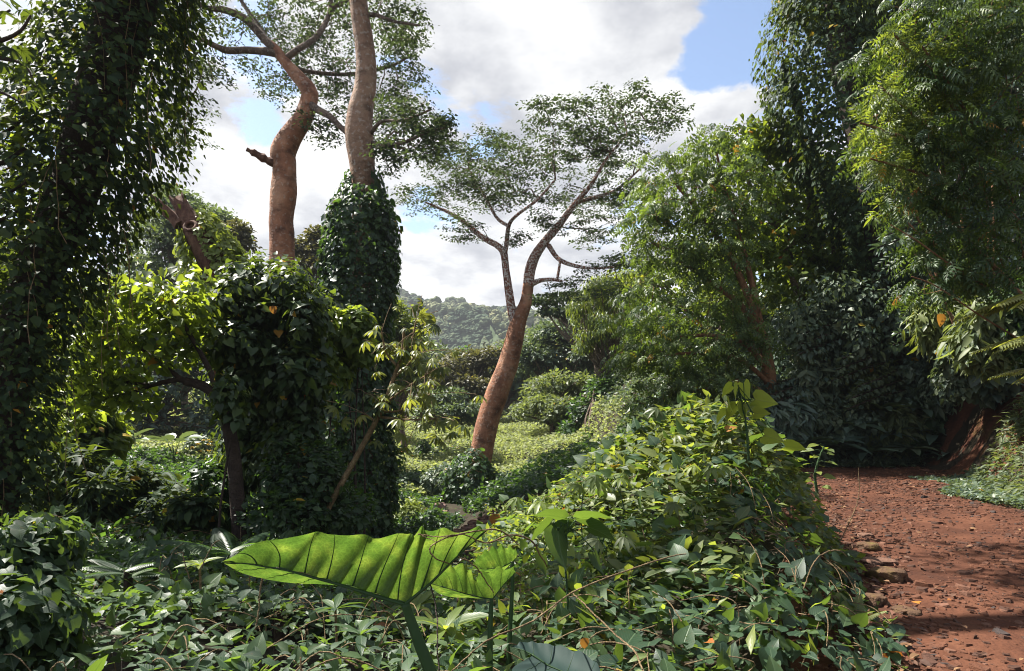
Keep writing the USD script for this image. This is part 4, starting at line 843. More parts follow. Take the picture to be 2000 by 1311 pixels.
# tall thicket of feather leaved trees standing on the right bank
Yq = 9.4
tree('bank_tree', 'yellow green feather leaved tree arching over from the right bank', [(2150, 960, Yq, 8), (2110, 800, Yq, 7), (2040, 640, Yq, 6), (1960, 540, Yq, 4.5), (1890, 470, Yq, 3.5), (1840, 400, Yq, 3.0)],
     [[(1860, 430, Yq, 2.5), (1800, 350, Yq, 2.0), (1760, 290, Yq, 1.5), (1710, 230, Yq, 1.0)], [(1880, 470, Yq, 2.5), (1850, 360, Yq, 2.0), (1830, 260, Yq, 1.5), (1800, 150, Yq, 1.0)], [(2050, 660, Yq, 2.5), (1960, 520, Yq, 2.0), (1925, 380, Yq, 1.7), (1900, 240, Yq, 1.2)], [(1925, 560, Yq, 2.5), (1860, 520, Yq - .2, 1.8), (1790, 470, Yq - .3, 1.3), (1740, 440, Yq - .3, 1.0)],
      [(2070, 710, Yq, 2.0), (1920, 620, Yq - .3, 1.5), (1830, 560, Yq - .5, 1.2), (1780, 540, Yq - .5, 1.0)], [(2040, 640, Yq, 2.0), (2000, 500, Yq - .3, 1.5), (1975, 380, Yq - .4, 1.0)]],
     B['stem'], [(1760, 170, 66, 60, Yq, .9), (1745, 240, 40, 40, Yq, .7), (1790, 90, 90, 70, Yq, 1), (1760, 310, 66, 50, Yq, .8), (1800, 210, 90, 70, Yq, 1), (1900, 130, 90, 90, Yq, 1), (1880, 250, 90, 60, Yq - .3, .9), (1960, 60, 70, 80, Yq - .3, 1), (1960, 260, 60, 80, Yq - .5, .8), (1900, 350, 80, 50, Yq - .5, .7), (1975, 400, 40, 60, Yq - .6, .6), (1790, 400, 60, 50, Yq, .7), (1790, 480, 40, 30, Yq, .4), (1880, 470, 80, 50, Yq, .6), (1940, 540, 60, 60, Yq - .2, .6), (1820, 560, 50, 40, Yq, .5), (1840, 10, 150, 50, Yq - .2, 1)],
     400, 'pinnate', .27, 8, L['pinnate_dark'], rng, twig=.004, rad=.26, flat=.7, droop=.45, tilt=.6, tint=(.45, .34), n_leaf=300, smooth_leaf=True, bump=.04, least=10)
bb = thing('rust_stem_thicket', 'thicket of thin rust brown stems leaning through the dark right bank', 'thicket')
for a in ([(1960, 760, 14.5, 3.6), (1880, 560, 14.5, 3.0), (1800, 440, 14.5, 2.4), (1760, 350, 14.5, 1.8)], [(1900, 700, 14.5, 3.0), (1840, 580, 14.5, 2.4), (1790, 480, 14.5, 1.8)], [(1925, 640, 14.4, 2.4), (1890, 500, 14.4, 2.4), (1870, 380, 14.4, 1.8)], [(1945, 560, 14.2, 2.4), (1942, 460, 14.2, 2.4), (1938, 360, 14.2, 1.8)], [(1860, 620, 14.8, 3.0), (1830, 540, 14.8, 2.4), (1806, 470, 14.8, 1.8)], [(1990, 720, 14.0, 3.0), (1930, 640, 14.0, 2.4), (1850, 520, 14.0, 1.8), (1760, 420, 14.0, 1.2)],
          [(1930, 620, 14.3, 1.8), (1928, 520, 14.3, 1.8), (1932, 440, 14.3, 1.2)]):
    q = at(1998, 0, 14.3); a = [(1998 + a[0][0] % 7, HY - (G(q[0], q[1]) - .1 - EYE) / 14.3 * FPX, 14.3, a[0][3] * 1.1)] + list(a); p, r = limb_px(a, 20); put(bb, 'stem', *tube(p, r, 7, .08, 2, 6), B['stem'], smooth=True)
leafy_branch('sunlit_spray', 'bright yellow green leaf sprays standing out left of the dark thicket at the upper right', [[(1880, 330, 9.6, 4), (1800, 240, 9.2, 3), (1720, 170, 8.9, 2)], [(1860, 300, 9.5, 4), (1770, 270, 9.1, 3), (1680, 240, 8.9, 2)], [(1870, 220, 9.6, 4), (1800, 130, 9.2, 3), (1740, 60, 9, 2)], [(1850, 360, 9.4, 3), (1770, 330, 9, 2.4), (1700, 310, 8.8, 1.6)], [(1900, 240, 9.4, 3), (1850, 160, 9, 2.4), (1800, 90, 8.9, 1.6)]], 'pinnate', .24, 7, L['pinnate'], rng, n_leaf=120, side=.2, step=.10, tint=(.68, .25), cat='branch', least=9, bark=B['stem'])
# dark bushes behind and along the path
for lab, bl, n, kd, sz, mt, nl, ti in [
    ('big dark leafy bush filling the bend behind the path', [(1600, 690, 110, 90, 18.7, 1.3), (1680, 620, 80, 70, 19, 1.2), (1560, 800, 90, 80, 18.4, 1.1), (1700, 730, 80, 90, 18.6, 1.2)], 7600, 'ovate', .20, 'shade', 200, (.45, .26)),
    ('blue green bush above the path below the ivy curtain', [(1640, 590, 80, 60, 18, 1.1), (1700, 630, 80, 70, 17.9, 1.1), (1590, 660, 70, 70, 18, 1), (1740, 580, 60, 60, 18.2, 1)], 4600, 'ovate', .17, 'blue', 160, (.4, .25)),
    ('dark bush where the red bank meets the thicket', [(1800, 690, 80, 90, 18, 1.2), (1860, 660, 70, 90, 17.6, 1.1), (1890, 730, 50, 60, 17, 1), (1760, 780, 70, 80, 18.1, 1)], 6200, 'ovate', .18, 'shade', 180, (.4, .26)),
    ('dark foliage bank under the feather leaved tree', [(1780, 570, 80, 90, 20, 1.2), (1850, 490, 100, 100, 20.4, 1.2), (1925, 580, 80, 110, 19, 1.1), (1965, 690, 60, 70, 16.4, .9), (1840, 610, 70, 80, 19.4, 1)], 7600, 'ovate', .2, 'shade', 180, (.38, .26)),
    ('dark thicket crown behind the feather leaved tree', [(1830, 330, 110, 110, 21, 1.7), (1930, 400, 80, 110, 20.5, 1.6), (1780, 420, 70, 90, 21, 1.4), (1900, 220, 110, 100, 21.4, 1.7), (1790, 180, 80, 110, 21.6, 1.6), (1960, 60, 80, 110, 21.4, 1.6), (1840, 40, 90, 90, 21.5, 1.6)], 10500, 'ovate', .24, 'shade', 200, (.42, .28))]:
    mound('dark_bush', lab, bl, n, kd, sz, L[mt], rng, n_leaf=nl, cat='bush', tint=(ti[0] + .1, ti[1]), lump=.5, nst=8, hang=.8, lift=.45, tilt=.5, inner=.62, jit=.1, low=-.8, least=8, sub_=7)
for q, (px, py, rx, ry, Y, lab) in enumerate([(1535, 850, 50, 60, 17.40, 'understorey shrub at the left end of the bend'), (1610, 850, 56, 62, 17.60, 'understorey shrub below the big dark bush'), (1680, 850, 56, 62, 17.60, 'understorey shrub in the middle of the bend'), (1750, 850, 56, 66, 17.50, 'understorey shrub right of the middle of the bend'), (1815, 850, 50, 66, 17.40, 'understorey shrub beside the top of the red bank'), (1590, 770, 70, 60, 18.00, 'higher understorey shrub on the left of the slope'),
                                              (1680, 760, 70, 60, 18.00, 'higher understorey shrub in the middle of the slope'), (1770, 760, 70, 66, 17.80, 'higher understorey shrub right on the slope'), (1850, 780, 50, 66, 17.20, 'deep shade shrub above the red bank'), (1960, 740, 60, 50, 14.6, 'shrub on top of the red bank at the right edge'), (1930, 655, 60, 64, 13.2, 'bush leaning over the rust brown stems'), (1985, 640, 50, 80, 12.6, 'bush at the right edge above the bank ferns'), (1880, 735, 42, 50, 14.6, 'bush hanging over the bare red earth'), (1855, 640, 60, 60, 15.6, 'bush half way up the dark slope under the feather leaved tree'), (1490, 800, 60, 90, 18.10, 'understorey shrub behind the glowing shoot'), (1420, 770, 70, 70, 19, 'understorey shrub under the feathery tree'), (1330, 800, 70, 50, 19.5, 'low shrub left under the feathery tree')]):
    mound('understorey_shrub', lab, [(px, py, rx, ry, Y, .6)], 2600, ['blade', 'ovate', 'round', 'lance', 'heart'][q % 5], [.32, .17, .15, .26, .2][q % 5], L[['shade', 'blue', 'shade', 'pale', 'ivy', 'blue', 'shrub'][q % 7]], rng, n_leaf=60, cat='shrub', tint=(.6, .28), lump=.5, nst=0, hang=.7, lift=.5, tilt=.5, inner=.55, jit=.1, low=-1, least=8, sub_=5)
# row of long leaved plants where the path ends, and on the bank
k = 0
for px, py, Y, n, s, lab in [(1530, 880, 16.73, 13, 0.72, 'long leaved plant at the left end of the row behind the path'), (1580, 868, 16.73, 14, 0.79, 'long leaved plant second from the left behind the path'), (1635, 870, 16.73, 15, 0.79, 'long leaved plant below the heart leaf tree trunk'), (1672, 835, 17.03, 14, 0.87, 'higher long leaved plant behind the bend'),
                             (1695, 885, 16.73, 14, 0.72, 'small long leaved plant touching the far edge of the path'), (1738, 850, 17.03, 15, 0.87, 'spreading long leaved plant in the middle of the far path edge'), (1780, 878, 16.73, 14, 0.79, 'long leaved plant right of the middle of the far path edge'), (1822, 850, 17.03, 15, 0.82, 'tall long leaved plant near the red bank'), (1852, 888, 16.38, 12, 0.66, 'low long leaved plant at the foot of the red bank'), (1715, 800, 17.03, 14, 0.87, 'long leaved plant up in the shade behind the path'), (1800, 800, 17.03, 13, 0.79, 'long leaved plant high beside the red bank')]:
    big_leaved('long_leaved_plant', lab, px, py, Y, n, s, L['shade'] if k % 3 else L['blue'], rng, kind='blade', cat='plant', rise=1.1, group='long leaved plants along the far edge of the path', stem=False); k += 1
for lab, px, py, Y in [('grey leafed spray reaching out of the dark slope', 1690, 690, 16.9), ('second grey leafed spray lower on the dark slope', 1720, 745, 16.7), ('leafy spray over the middle of the dark slope', 1620, 640, 17.2), ('leafy spray high on the dark slope by the ivy curtain', 1760, 520, 17.2), ('leafy spray right of the dark slope', 1810, 620, 16.4), ('leafy spray low at the left of the bend', 1560, 740, 17.2), ('broad leafy spray over the rust stems', 1780, 430, 14.5), ('pale long leaved spray beside the ivy curtain', 1770, 370, 14.5)]:
    leafy_branch('leafy_spray', lab, [[(px + 60 + q * 8, py - 40 + q * 26, Y + .9, 3), (px + 10, py - 10 + q * 18, Y + .3, 2.4), (px - 45 - q * 10, py + 10 + q * 22, Y - .2, 1.6)] for q in range(3)], ['ovate', 'lance'][('long' in lab) * 1], .17 if 'long' not in lab else .26, 4, L['blue' if 'grey' in lab else ('pinnate' if 'long' in lab else 'shade')], rng, n_leaf=60, side=.16, step=.09, tint=(.62, .25), cat='branch', least=7)
# red bank with its plants
xs_, ys_ = np.meshgrid(np.linspace(0, 1, 60), np.linspace(9.0, 17.6, 90)); bx = path_right(ys_) - .45 + xs_ * 4.2
bz = ground(bx, ys_) + .02 + (meshkit.fbm(np.stack([bx * 2.2, ys_ * 2.2, bx * 0], -1), 4, 31) - .5) * .30 * ss(.03, .2, xs_) * ss(9, 9.6, ys_) * (1 - ss(16.6, 17.2, ys_)); bz -= .1 * (1 - ss(0, .06, xs_)) + .1 * ss(.95, 1, xs_) + .15 * (1 - ss(9, 9.4, ys_)) + .15 * ss(16.9, 17.2, ys_)
n, m = bx.shape; i, j = np.meshgrid(np.arange(n - 1), np.arange(m - 1), indexing='ij'); a = i * m + j; q = np.stack([a, a + 1, a + m + 1, a + m], -1).reshape(-1, 4)
tag(put(None, 'earth_bank', np.stack([bx, ys_, bz], -1).reshape(-1, 3), np.vstack([q[:, [0, 1, 2]], q[:, [0, 2, 3]]]), BANK, smooth=True), 'crumbling red earth bank on the right of the path', kind='structure')


def on_ground(xr, yr, n, rng, keep=None):
    x, y = rng.uniform(*xr, n), rng.uniform(*yr, n)
    if keep is not None: m = keep(x, y); x, y = x[m], y[m]
    return np.stack([x, y, ground(x, y)], 1)


def carpet(name, label, P, kind, size, m, rng, height=.2, n_leaf=0, cat='ground cover', kindtag=None, tint=(.45, .28), normals=False, tilt=.5, droop=.1, least=10, bumpf=.5, wide=1.):
    """Low plants over the ground: leaves at random heights in a lumpy layer."""
    n = len(P); lump = meshkit.fbm(P * bumpf * [1, 1, 0], 3, 17); h = height * (.25 + 1.5 * np.clip(lump - .2, 0, 1)); z = h * rng.random(n) ** .5; P = P + np.stack([rng.normal(0, .02, n), rng.normal(0, .02, n), z], 1)
    lv = Leaves(kind, P, rand_dirs(n, rng) * [1, 1, .35] - [0, 0, droop], np.array([0, -.15, 1]) + rng.normal(0, tilt, (n, 3)), size * rng.uniform(.6, 1.3, n), rng.normal(tint[0], tint[1], n) + .35 * (lump - .5), wide)
    if n_leaf:
        t = thing(name, label, cat); put_leaves(t, lv, m, n_leaf, normals=normals, least=least); return t
    V, Fc, t_, st_, Nn = lv.arrays(None, normals); return tag(put(None, name, V, Fc, m, t_, st_ if normals else None, Nn), label, cat, kind='stuff')


def bankz(P):
    k = np.clip((P[:, 0] - path_right(P[:, 1]) + .45) / 4.2, 0, 1); return P + np.stack([k * 0, k * 0, (meshkit.fbm(np.stack([P[:, 0] * 2.2, P[:, 1] * 2.2, k * 0], -1), 4, 31) - .5) * .30 * ss(.03, .2, k)], 1)


P = bankz(on_ground((8, 15), (9.2, 14.6), 26000, rng, lambda x, y: (x > path_right(y) + .15) & (meshkit.fbm(np.stack([x * .9, y * .9, x * 0], -1), 3, 2) > .40 + .25 * ss(12.8, 14.2, y)) & (x < path_right(y) + 3.6)))
carpet('bank_weeds', 'sunlit tangle of small leaved weeds hanging on the red bank', P, 'lance', .17, L['pale'], rng, .34, 160, cat='weeds', tint=(.55, .3), least=8, tilt=.7)
P = on_ground((8, 12.5), (9.6, 14.2), 30000, rng, lambda x, y: (x > path_right(y) - .85 + .3 * np.sin(y * 2.1)) & (x < path_right(y) + .35))
carpet('creeping_weeds', 'low blue green creeping weeds at the foot of the red bank', P, 'ovate', .085, L['blue'], rng, .16, 120, cat='weeds', tint=(.5, .25), least=6)
for px, py, Y, n, s, lab, kd in [(2070, 575, 8.8, 8, 1.1, 'yellow green feathery fern frond cluster at the right edge', 'frond_big'), (2080, 655, 8.6, 8, 1.0, 'lower feathery fern cluster at the right edge', 'frond_big'), (2070, 720, 9.0, 7, .9, 'fern fronds over the top of the red bank', 'frond_big')]:
    fern('edge_fern', lab, px, py, Y, n, s, L['fern_light'], rng, kd, rise=.15, arc=(2.2, 4.2))
fern('small_fern', 'little pale fern at the left edge of the path', 1668, 1215, 4.35, 7, .24, L['fern_light'], rng, 'frond', rise=1.2)
# ------------------------------------------------------------------ valley floor, stream, background trees
rng = np.random.default_rng(55)
def vis(P, lo=-60, hi=2060): px = HX + P[:, 0] / P[:, 1] * FPX; return P[(px > lo) & (px < hi)]


P = vis(on_ground((-26, 14), (25, 60), 170000, rng, lambda x, y: (x < bank_edge(y) - 1.2)))
carpet('meadow_creepers', 'sunlit yellow green creeper meadow on the valley floor', P, 'fleck', .17, L['meadow'], rng, .9, cat='ground cover', tint=(.55, .26), bumpf=.45, tilt=.6)
P = vis(on_ground((0, 18), (19, 50), 48000, rng, lambda x, y: (x >= bank_edge(y) - 1.4) & (x < bank_edge(y) + 9) & ~((y < 20) & (x > 8))))
carpet('slope_creepers', 'grey green creepers on the slope right of the meadow', P, 'quad', .2, L['blue'], rng, .8, cat='ground cover', tint=(.5, .3), bumpf=.5, tilt=.6)
P = vis(on_ground((-60, 60), (56, 110), 34000, rng, lambda x, y: x > -999)); carpet('far_undergrowth', 'pale undergrowth under the trees at the far end of the valley', P, 'fleck', .5, L['pale'], rng, 1.2, cat='undergrowth', bumpf=.2)
P = vis(on_ground((-16, 7), (9, 27), 90000, rng, lambda x, y: (x < bank_edge(y) - .2) & (np.abs(x - (-0.6 - .13 * (y - 10))) > .75 + .4 * np.sin(y))))
carpet('gully_creepers', 'green creepers and ferns covering the stream gully banks', P, 'quad', .16, L['ivy'], rng, .7, cat='ground cover', tint=(.42, .3), bumpf=.6, tilt=.6)
for lab, px, py, rx, ry, Y, d, n, mt in [('creeper hump in the meadow left of the red trunk', 850, 888, 46, 16, 36, 1.2, 1800, 'ivy'), ('little creeper cone standing in the sunlit meadow', 828, 874, 9, 12, 34, .4, 300, 'ivy'), ('creeper hump between sapling and stream stones', 800, 950, 44, 30, 27, 1.2, 2400, 'ivy'),
                                         ('bluish bush beside the stream boulder', 862, 940, 34, 30, 26, .9, 1400, 'blue'), ('leafy hump right of the ivy mound', 1130, 930, 60, 34, 24, 1.2, 2600, 'blue'), ('low hump of creepers at the right of the meadow', 1190, 900, 70, 26, 28, 1.4, 2600, 'pale'), ('bright creeper heap above the stream', 790, 1010, 44, 28, 20, .8, 2200, 'vine_young'), ('creeper heap below the ivy mound', 860, 1030, 60, 26, 18, .8, 2400, 'ivy')]:
    mound('creeper_hump', lab, [(px, py, rx, ry, Y, d)], n, 'ovate', .2 if Y > 22 else .15, L[mt], rng, cat='creeper', nst=0, lump=.4, jit=.08, tint=(.5, .3), n_leaf=0)

# stream stones
k = 0
for px, py, Y, rx, rz, m, lab in [(857, 985, 23, 15, 13, ROCKP, 'grey pink boulder beside the ivy mound'), (833, 993, 22.6, 7, 5, ROCKP, 'small stone left of the pink boulder'), (868, 1000, 22.4, 8, 4, ROCKP, 'flat brown stone below the pink boulder'), (928, 1073, 15.5, 11, 8, ROCKP, 'rounded pink stone in the stream below the ivy mound'), (948, 1074, 15.2, 10, 7, ROCK, 'grey stone right of the pink stream stone'), (914, 1084, 15, 9, 7, ROCKP, 'pale stone in front of the pink stream stone'),
                                  (960, 1046, 16.5, 34, 7, ROCK, 'long flat brown rock ledge over the stream'), (975, 1036, 17, 26, 6, ROCK, 'brown rock behind the stream ledge'), (880, 1145, 11.5, 12, 8, ROCK, 'dark stone in the stream bed below the small giant leaf'), (850, 1160, 11.2, 18, 9, ROCK, 'brown stone in the stream bed right of the leaf stalk'), (900, 1160, 11, 14, 10, ROCK, 'dark wet stone at the stream bottom'), (925, 1140, 12, 10, 7, ROCK, 'dark stone under the small giant leaf'), (875, 1120, 12.4, 9, 6, ROCK, 'small dark stone behind the giant leaf'), (770, 1165, 11, 12, 8, ROCK, 'reddish stone seen under the giant leaf')]:
    rock('stream_stone', lab, px, py, Y, rx, rz, 40 + k, m, cat='stone'); k += 1
pv = []
for q in range(420):
    yy = rng.uniform(9.5, 16.5); xx = -0.6 - .13 * (yy - 10) + rng.normal(0, .7); r_ = rng.uniform(.04, .13); pv.append(rock_mesh((xx, yy, G(xx, yy) + .02), (r_, r_ * .8, r_ * .6), q % 30, 1))
tag(put(None, 'stream_pebbles', *merge(pv), ROCK, smooth=True), 'dark wet pebbles in the stream bed', 'pebbles', kind='stuff')
kq = 0
for px, py, Y, rx, rz, m, lab in [(1735, 1112, 5.7, 34, 22, MOSS, 'mossy dark rock on the left edge of the path'), (1718, 1077, 6.3, 34, 11, ROCK, 'flat brown rock behind the mossy rock'), (1707, 1172, 5.0, 26, 20, MOSS, 'rough dark rock beside the little pale fern'), (1730, 1235, 4.5, 36, 14, ROCK, 'slanting brown rock among path stones'), (1698, 1038, 6.9, 22, 14, MOSS, 'rounded rock at the creeper edge'), (1765, 1300, 4.0, 46, 16, ROCK, 'brown rock at the bottom edge by the big leaves'), (1690, 1000, 7.6, 16, 8, ROCK, 'small rock at the path bend'), (1770, 1195, 4.8, 30, 8, MOSS, 'low rock carrying two fallen leaves')]:
    rock('path_rock', lab, px, py, Y, rx, rz, 70 + kq, m, cat='rock'); kq += 1

# background trees
def far_tree(name, label, blobs, n, kind, size, m, rng, trunk_x=None, tint=(.45, .28), bark=B['grey'], group=None, lump=.4, low=-.55, tilt=.5, hang=.25, lift=1.0, inner=.6, limbs=3, sub_=5):
    t = thing(name, label, 'tree', group); blobs0 = blobs; blobs = lumps(blobs, sub_, rng) if sub_ else blobs; limbs = 1 if sub_ else limbs; w = np.array([b[2] * b[3] * b[4] ** 2 for b in blobs], float) ** .8; w /= w.sum(); PP, NN, st = [], [], []
    cx = np.average([b[0] for b in blobs]) if trunk_x is None else trunk_x; Y0 = np.mean([b[4] for b in blobs]); bx = (cx - HX) / FPX * Y0; g = G(bx, Y0) - .2; base = np.array([bx, Y0, g])
    low_c = min((at(b[0], b[1] + b[3] * .6, b[4]) for b in blobs), key=lambda c: c[2]); fork = np.array([bx, Y0, max(g + 1.0, (g + low_c[2]) / 2)])
    put(t, 'trunk', *tube(spline([base, (base + fork) / 2 + rng.normal(0, .12, 3), fork], 10), np.linspace(.26, .18, 10) * Y0 / 40, 8, .1, 3), bark, smooth=True)
    for k, b in enumerate(blobs):
        c = at(b[0], b[1], b[4]); s = b[4] / FPX; r = (b[2] * s, b[5], b[3] * s); p, d = blob_points(c, r, int(n * w[k]), rng, lump, 2.2 / max(min(r), .8) * 1.2, k + 3, low, inner); PP.append(p); NN.append(d)
        for q in range(limbs):
            e = c + rand_dirs(1, rng)[0] * np.array(r) * .75; st.append(tube(spline([fork, (fork + c) / 2 + rng.normal(0, .3, 3), e], 8), np.linspace(.11, .02, 8) * Y0 / 40, 5))
    put(t, 'branches', *merge(st), bark, smooth=True, kind='stuff')
    P2, N2 = np.vstack(PP), np.vstack(NN); ok = P2[:, 2] > ground(P2[:, 0], P2[:, 1])
    put_leaves(t, surface_leaves(P2[ok], N2[ok], kind, size, rng, hang, lift, tilt, tint, .12), m, 0, rest='crown'); return t


far_tree('brownish_tree', 'brownish dark tree with a rounded crown left of the red trunk', [(905, 715, 50, 40, 58, 3), (950, 720, 44, 46, 58, 3), (870, 740, 44, 40, 57, 3), (920, 770, 60, 40, 56, 3)], 9000, 'quad', .36, L['brown'], rng, 915)
far_tree('grey_green_tree', 'grey green spreading tree below the brownish tree', [(870, 790, 50, 26, 50, 2.6), (900, 810, 50, 26, 49, 2.4), (840, 815, 40, 24, 48, 2)], 5200, 'quad', .32, L['blue'], rng, 872)
far_tree('clumpy_tree', 'big clumpy grey green tree mass right of the red trunk', [(1060, 668, 60, 34, 56, 3.5), (1130, 655, 70, 40, 55, 3.5), (1050, 710, 60, 40, 54, 3), (1110, 700, 70, 44, 53, 3.4), (1170, 680, 60, 60, 52, 3.4), (1020, 690, 30, 40, 56, 2)], 16000, 'quad', .36, L['blue'], rng, 1090, lump=.6)
far_tree('umbrella_shrub_tree', 'low pale umbrella crowned tree right of the red trunk base', [(1075, 760, 70, 32, 44, 3), (1130, 770, 60, 36, 43, 3), (1050, 800, 50, 30, 42, 2), (1110, 815, 70, 36, 41, 2.6)], 9000, 'quad', .28, L['pale'], rng, 1080)
far_tree('vine_hung_tree', 'dark vine hung tree at the edge of the meadow on the right', [(1140, 830, 50, 50, 38, 2.2), (1190, 790, 50, 60, 37, 2.2), (1220, 850, 50, 40, 34, 2), (1170, 870, 40, 24, 34, 1.6)], 8200, 'quad', .26, L['ivy'], rng, 1160)
far_tree('willowy_tree', 'light yellow green soft crowned tree behind the feathery tree', [(1190, 580, 60, 46, 38, 2.4), (1150, 620, 44, 44, 38, 2), (1230, 560, 50, 40, 38, 2.2), (1200, 640, 50, 44, 37, 2), (1150, 670, 30, 30, 37, 1.4)], 11000, 'lance', .26, L['pinnate'], rng, 1190, tint=(.42, .26), hang=1.2)
far_tree('flat_topped_tree', 'dark flat topped tree in front of the ridge', [(1130, 585, 70, 10, 46, 2), (1170, 600, 60, 9, 45, 2), (1110, 612, 50, 7, 46, 1.6), (1060, 590, 30, 6, 46, 1)], 4200, 'quad', .28, L['albizia'], rng, 1165, hang=.1)
far_tree('pale_soft_tree', 'pale olive soft crowned tree right of the ivy sleeve', [(770, 620, 36, 40, 36, 1.6), (800, 660, 40, 46, 36, 1.8), (760, 680, 40, 40, 35, 1.6), (790, 720, 44, 40, 35, 1.6)], 7600, 'quad', .22, L['pinnate'], rng, 782, tint=(.4, .26))
far_tree('round_dark_tree', 'dark rounded tree on the sky line between the bare trunk and ivy', [(600, 490, 30, 30, 42, 1.6), (622, 462, 16, 16, 42, .9), (605, 540, 34, 36, 42, 1.8)], 4200, 'quad', .3, L['brown'], rng, 604)
far_tree('layered_tree', 'pale layered umbrella tree on the slope behind the stump', [(350, 400, 60, 22, 40, 2.4), (410, 425, 56, 20, 40, 2.2), (330, 440, 60, 26, 40, 2.4), (390, 460, 66, 24, 40, 2.4), (300, 480, 60, 34, 39, 2.4), (280, 540, 60, 40, 38, 2.4), (440, 470, 40, 18, 40, 1.8), (330, 375, 30, 12, 40, 1.2)], 13000, 'quad', .26, L['blue'], rng, 360, lump=.5, tint=(.6, .25))
far_tree('orange_flowering_tree', 'olive tree with sparse orange blossom behind the stump', [(450, 455, 36, 20, 37, 1.4), (480, 480, 24, 16, 37, 1), (430, 490, 40, 26, 37, 1.4)], 3600, 'quad', .24, L['brown'], rng, 450)
o_ = [rock_mesh(at(rng.uniform(425, 490), rng.uniform(440, 485), 35.4), (.16, .16, .12), q, 1) for q in range(14)]
far_tree('dark_slope_tree', 'dark tree behind the small broadleaf tree on the left', [(250, 620, 80, 80, 34, 2.4), (330, 660, 80, 80, 33, 2.4), (420, 720, 90, 90, 34, 2.6), (200, 730, 80, 80, 33, 2.4), (300, 780, 90, 60, 32, 2.4), (420, 820, 70, 50, 32, 2)], 12000, 'quad', .3, L['shade'], rng, 300)
far_tree('dark_slope_tree', 'dark tree filling the far left behind the creeper clad trunk', [(60, 640, 90, 100, 30, 2.6), (-30, 560, 90, 110, 30, 2.6), (120, 760, 80, 70, 30, 2.4), (20, 800, 90, 70, 29, 2.4), (-60, 740, 90, 90, 29, 2.4)], 9000, 'quad', .3, L['pinnate'], rng, 20)
far_tree('dark_slope_tree', 'dark trees behind the creeper draped bush', [(560, 640, 90, 80, 30, 2.2), (620, 720, 80, 80, 30, 2.2), (520, 760, 90, 80, 29, 2.2), (640, 820, 90, 60, 29, 2), (560, 860, 80, 40, 28, 2)], 9000, 'quad', .28, L['shade'], rng, 580)
for bl, lab in [([(1330, 560, 120, 80, 34, 3), (1420, 640, 120, 90, 32, 3), (1300, 700, 90, 80, 33, 2.6), (1460, 540, 110, 90, 30, 3)], 'tall green tree behind the feathery tree'), ([(1620, 420, 120, 110, 26, 3), (1700, 540, 110, 110, 25, 3), (1580, 560, 110, 90, 26, 2.6), (1560, 700, 120, 80, 24, 2.6)], 'dark tree on the slope behind the ivy curtain'), ([(1850, 300, 130, 150, 20, 3), (1950, 150, 130, 150, 20, 3), (1800, 120, 120, 140, 20, 3), (2060, 300, 130, 180, 19, 3), (1780, 450, 110, 110, 20, 2.6), (1920, 480, 120, 110, 19, 2.6)], 'tall dark tree at the top of the right bank')]:
    far_tree('slope_tree', lab, bl, 10500, 'ovate', .30, L['pinnate' if 'green' in lab else 'shade'], rng, lump=.4)
VL = ['far bluish tree seen just right of the red trunk', 'far pale tree behind the clumpy tree', 'far ivy green tree behind the willowy tree', 'far bluish tree above the brownish tree', 'far pale tree behind the pale soft tree', 'far ivy green tree behind the feathery tree', 'far bluish tree behind the ivy sleeve', 'far pale tree behind the draped bush', 'far ivy green tree behind the small broadleaf tree', 'far bluish tree behind the creeper clad trunk', 'farthest pale tree at the foot of the ridge right of the red trunk', 'farthest ivy green tree at the foot of the ridge left of the red trunk']
k = 0
for px, Y, h_ in [(980, 70, 9), (1060, 78, 11), (1140, 72, 12), (840, 74, 10), (760, 66, 11), (1250, 62, 12), (620, 64, 13), (430, 62, 14), (240, 54, 13), (0, 50, 14), (1010, 92, 10), (900, 88, 9)]:
    b = (px - HX) / FPX * Y; g = G(b, Y); py = HY - (g + h_ * .55 - EYE) / Y * FPX; s = FPX / Y
    far_tree('valley_tree', VL[k], [(px, py, 4.2 * s, h_ * .40 * s, Y, 3.6), (px - 2 * s, py + 1.5 * s, 3 * s, h_ * .3 * s, Y, 3), (px + 2.4 * s, py + 1.8 * s, 3 * s, h_ * .3 * s, Y, 3)], 3400, 'quad', .55, L[['blue', 'pale', 'ivy'][k % 3]], rng, group='trees across the far end of the valley', lump=.55); k += 1
# ------------------------------------------------------------------ the walker behind the creepers
from manifold3d import Manifold
def body(bones, refine=.02):
    out = Manifold()
    for (a, ra), (b, rb) in bones:
        h = Manifold.batch_hull([Manifold.sphere(ra, 20).translate(list(map(float, a))), Manifold.sphere(rb, 20).translate(list(map(float, b)))]); out += h
    out = out.refine_to_length(refine); m = out.to_mesh(); t = trimesh.Trimesh(m.vert_properties[:, :3], m.tri_verts, process=True); trimesh.smoothing.filter_taubin(t, iterations=8); return np.array(t.vertices), np.array(t.faces)


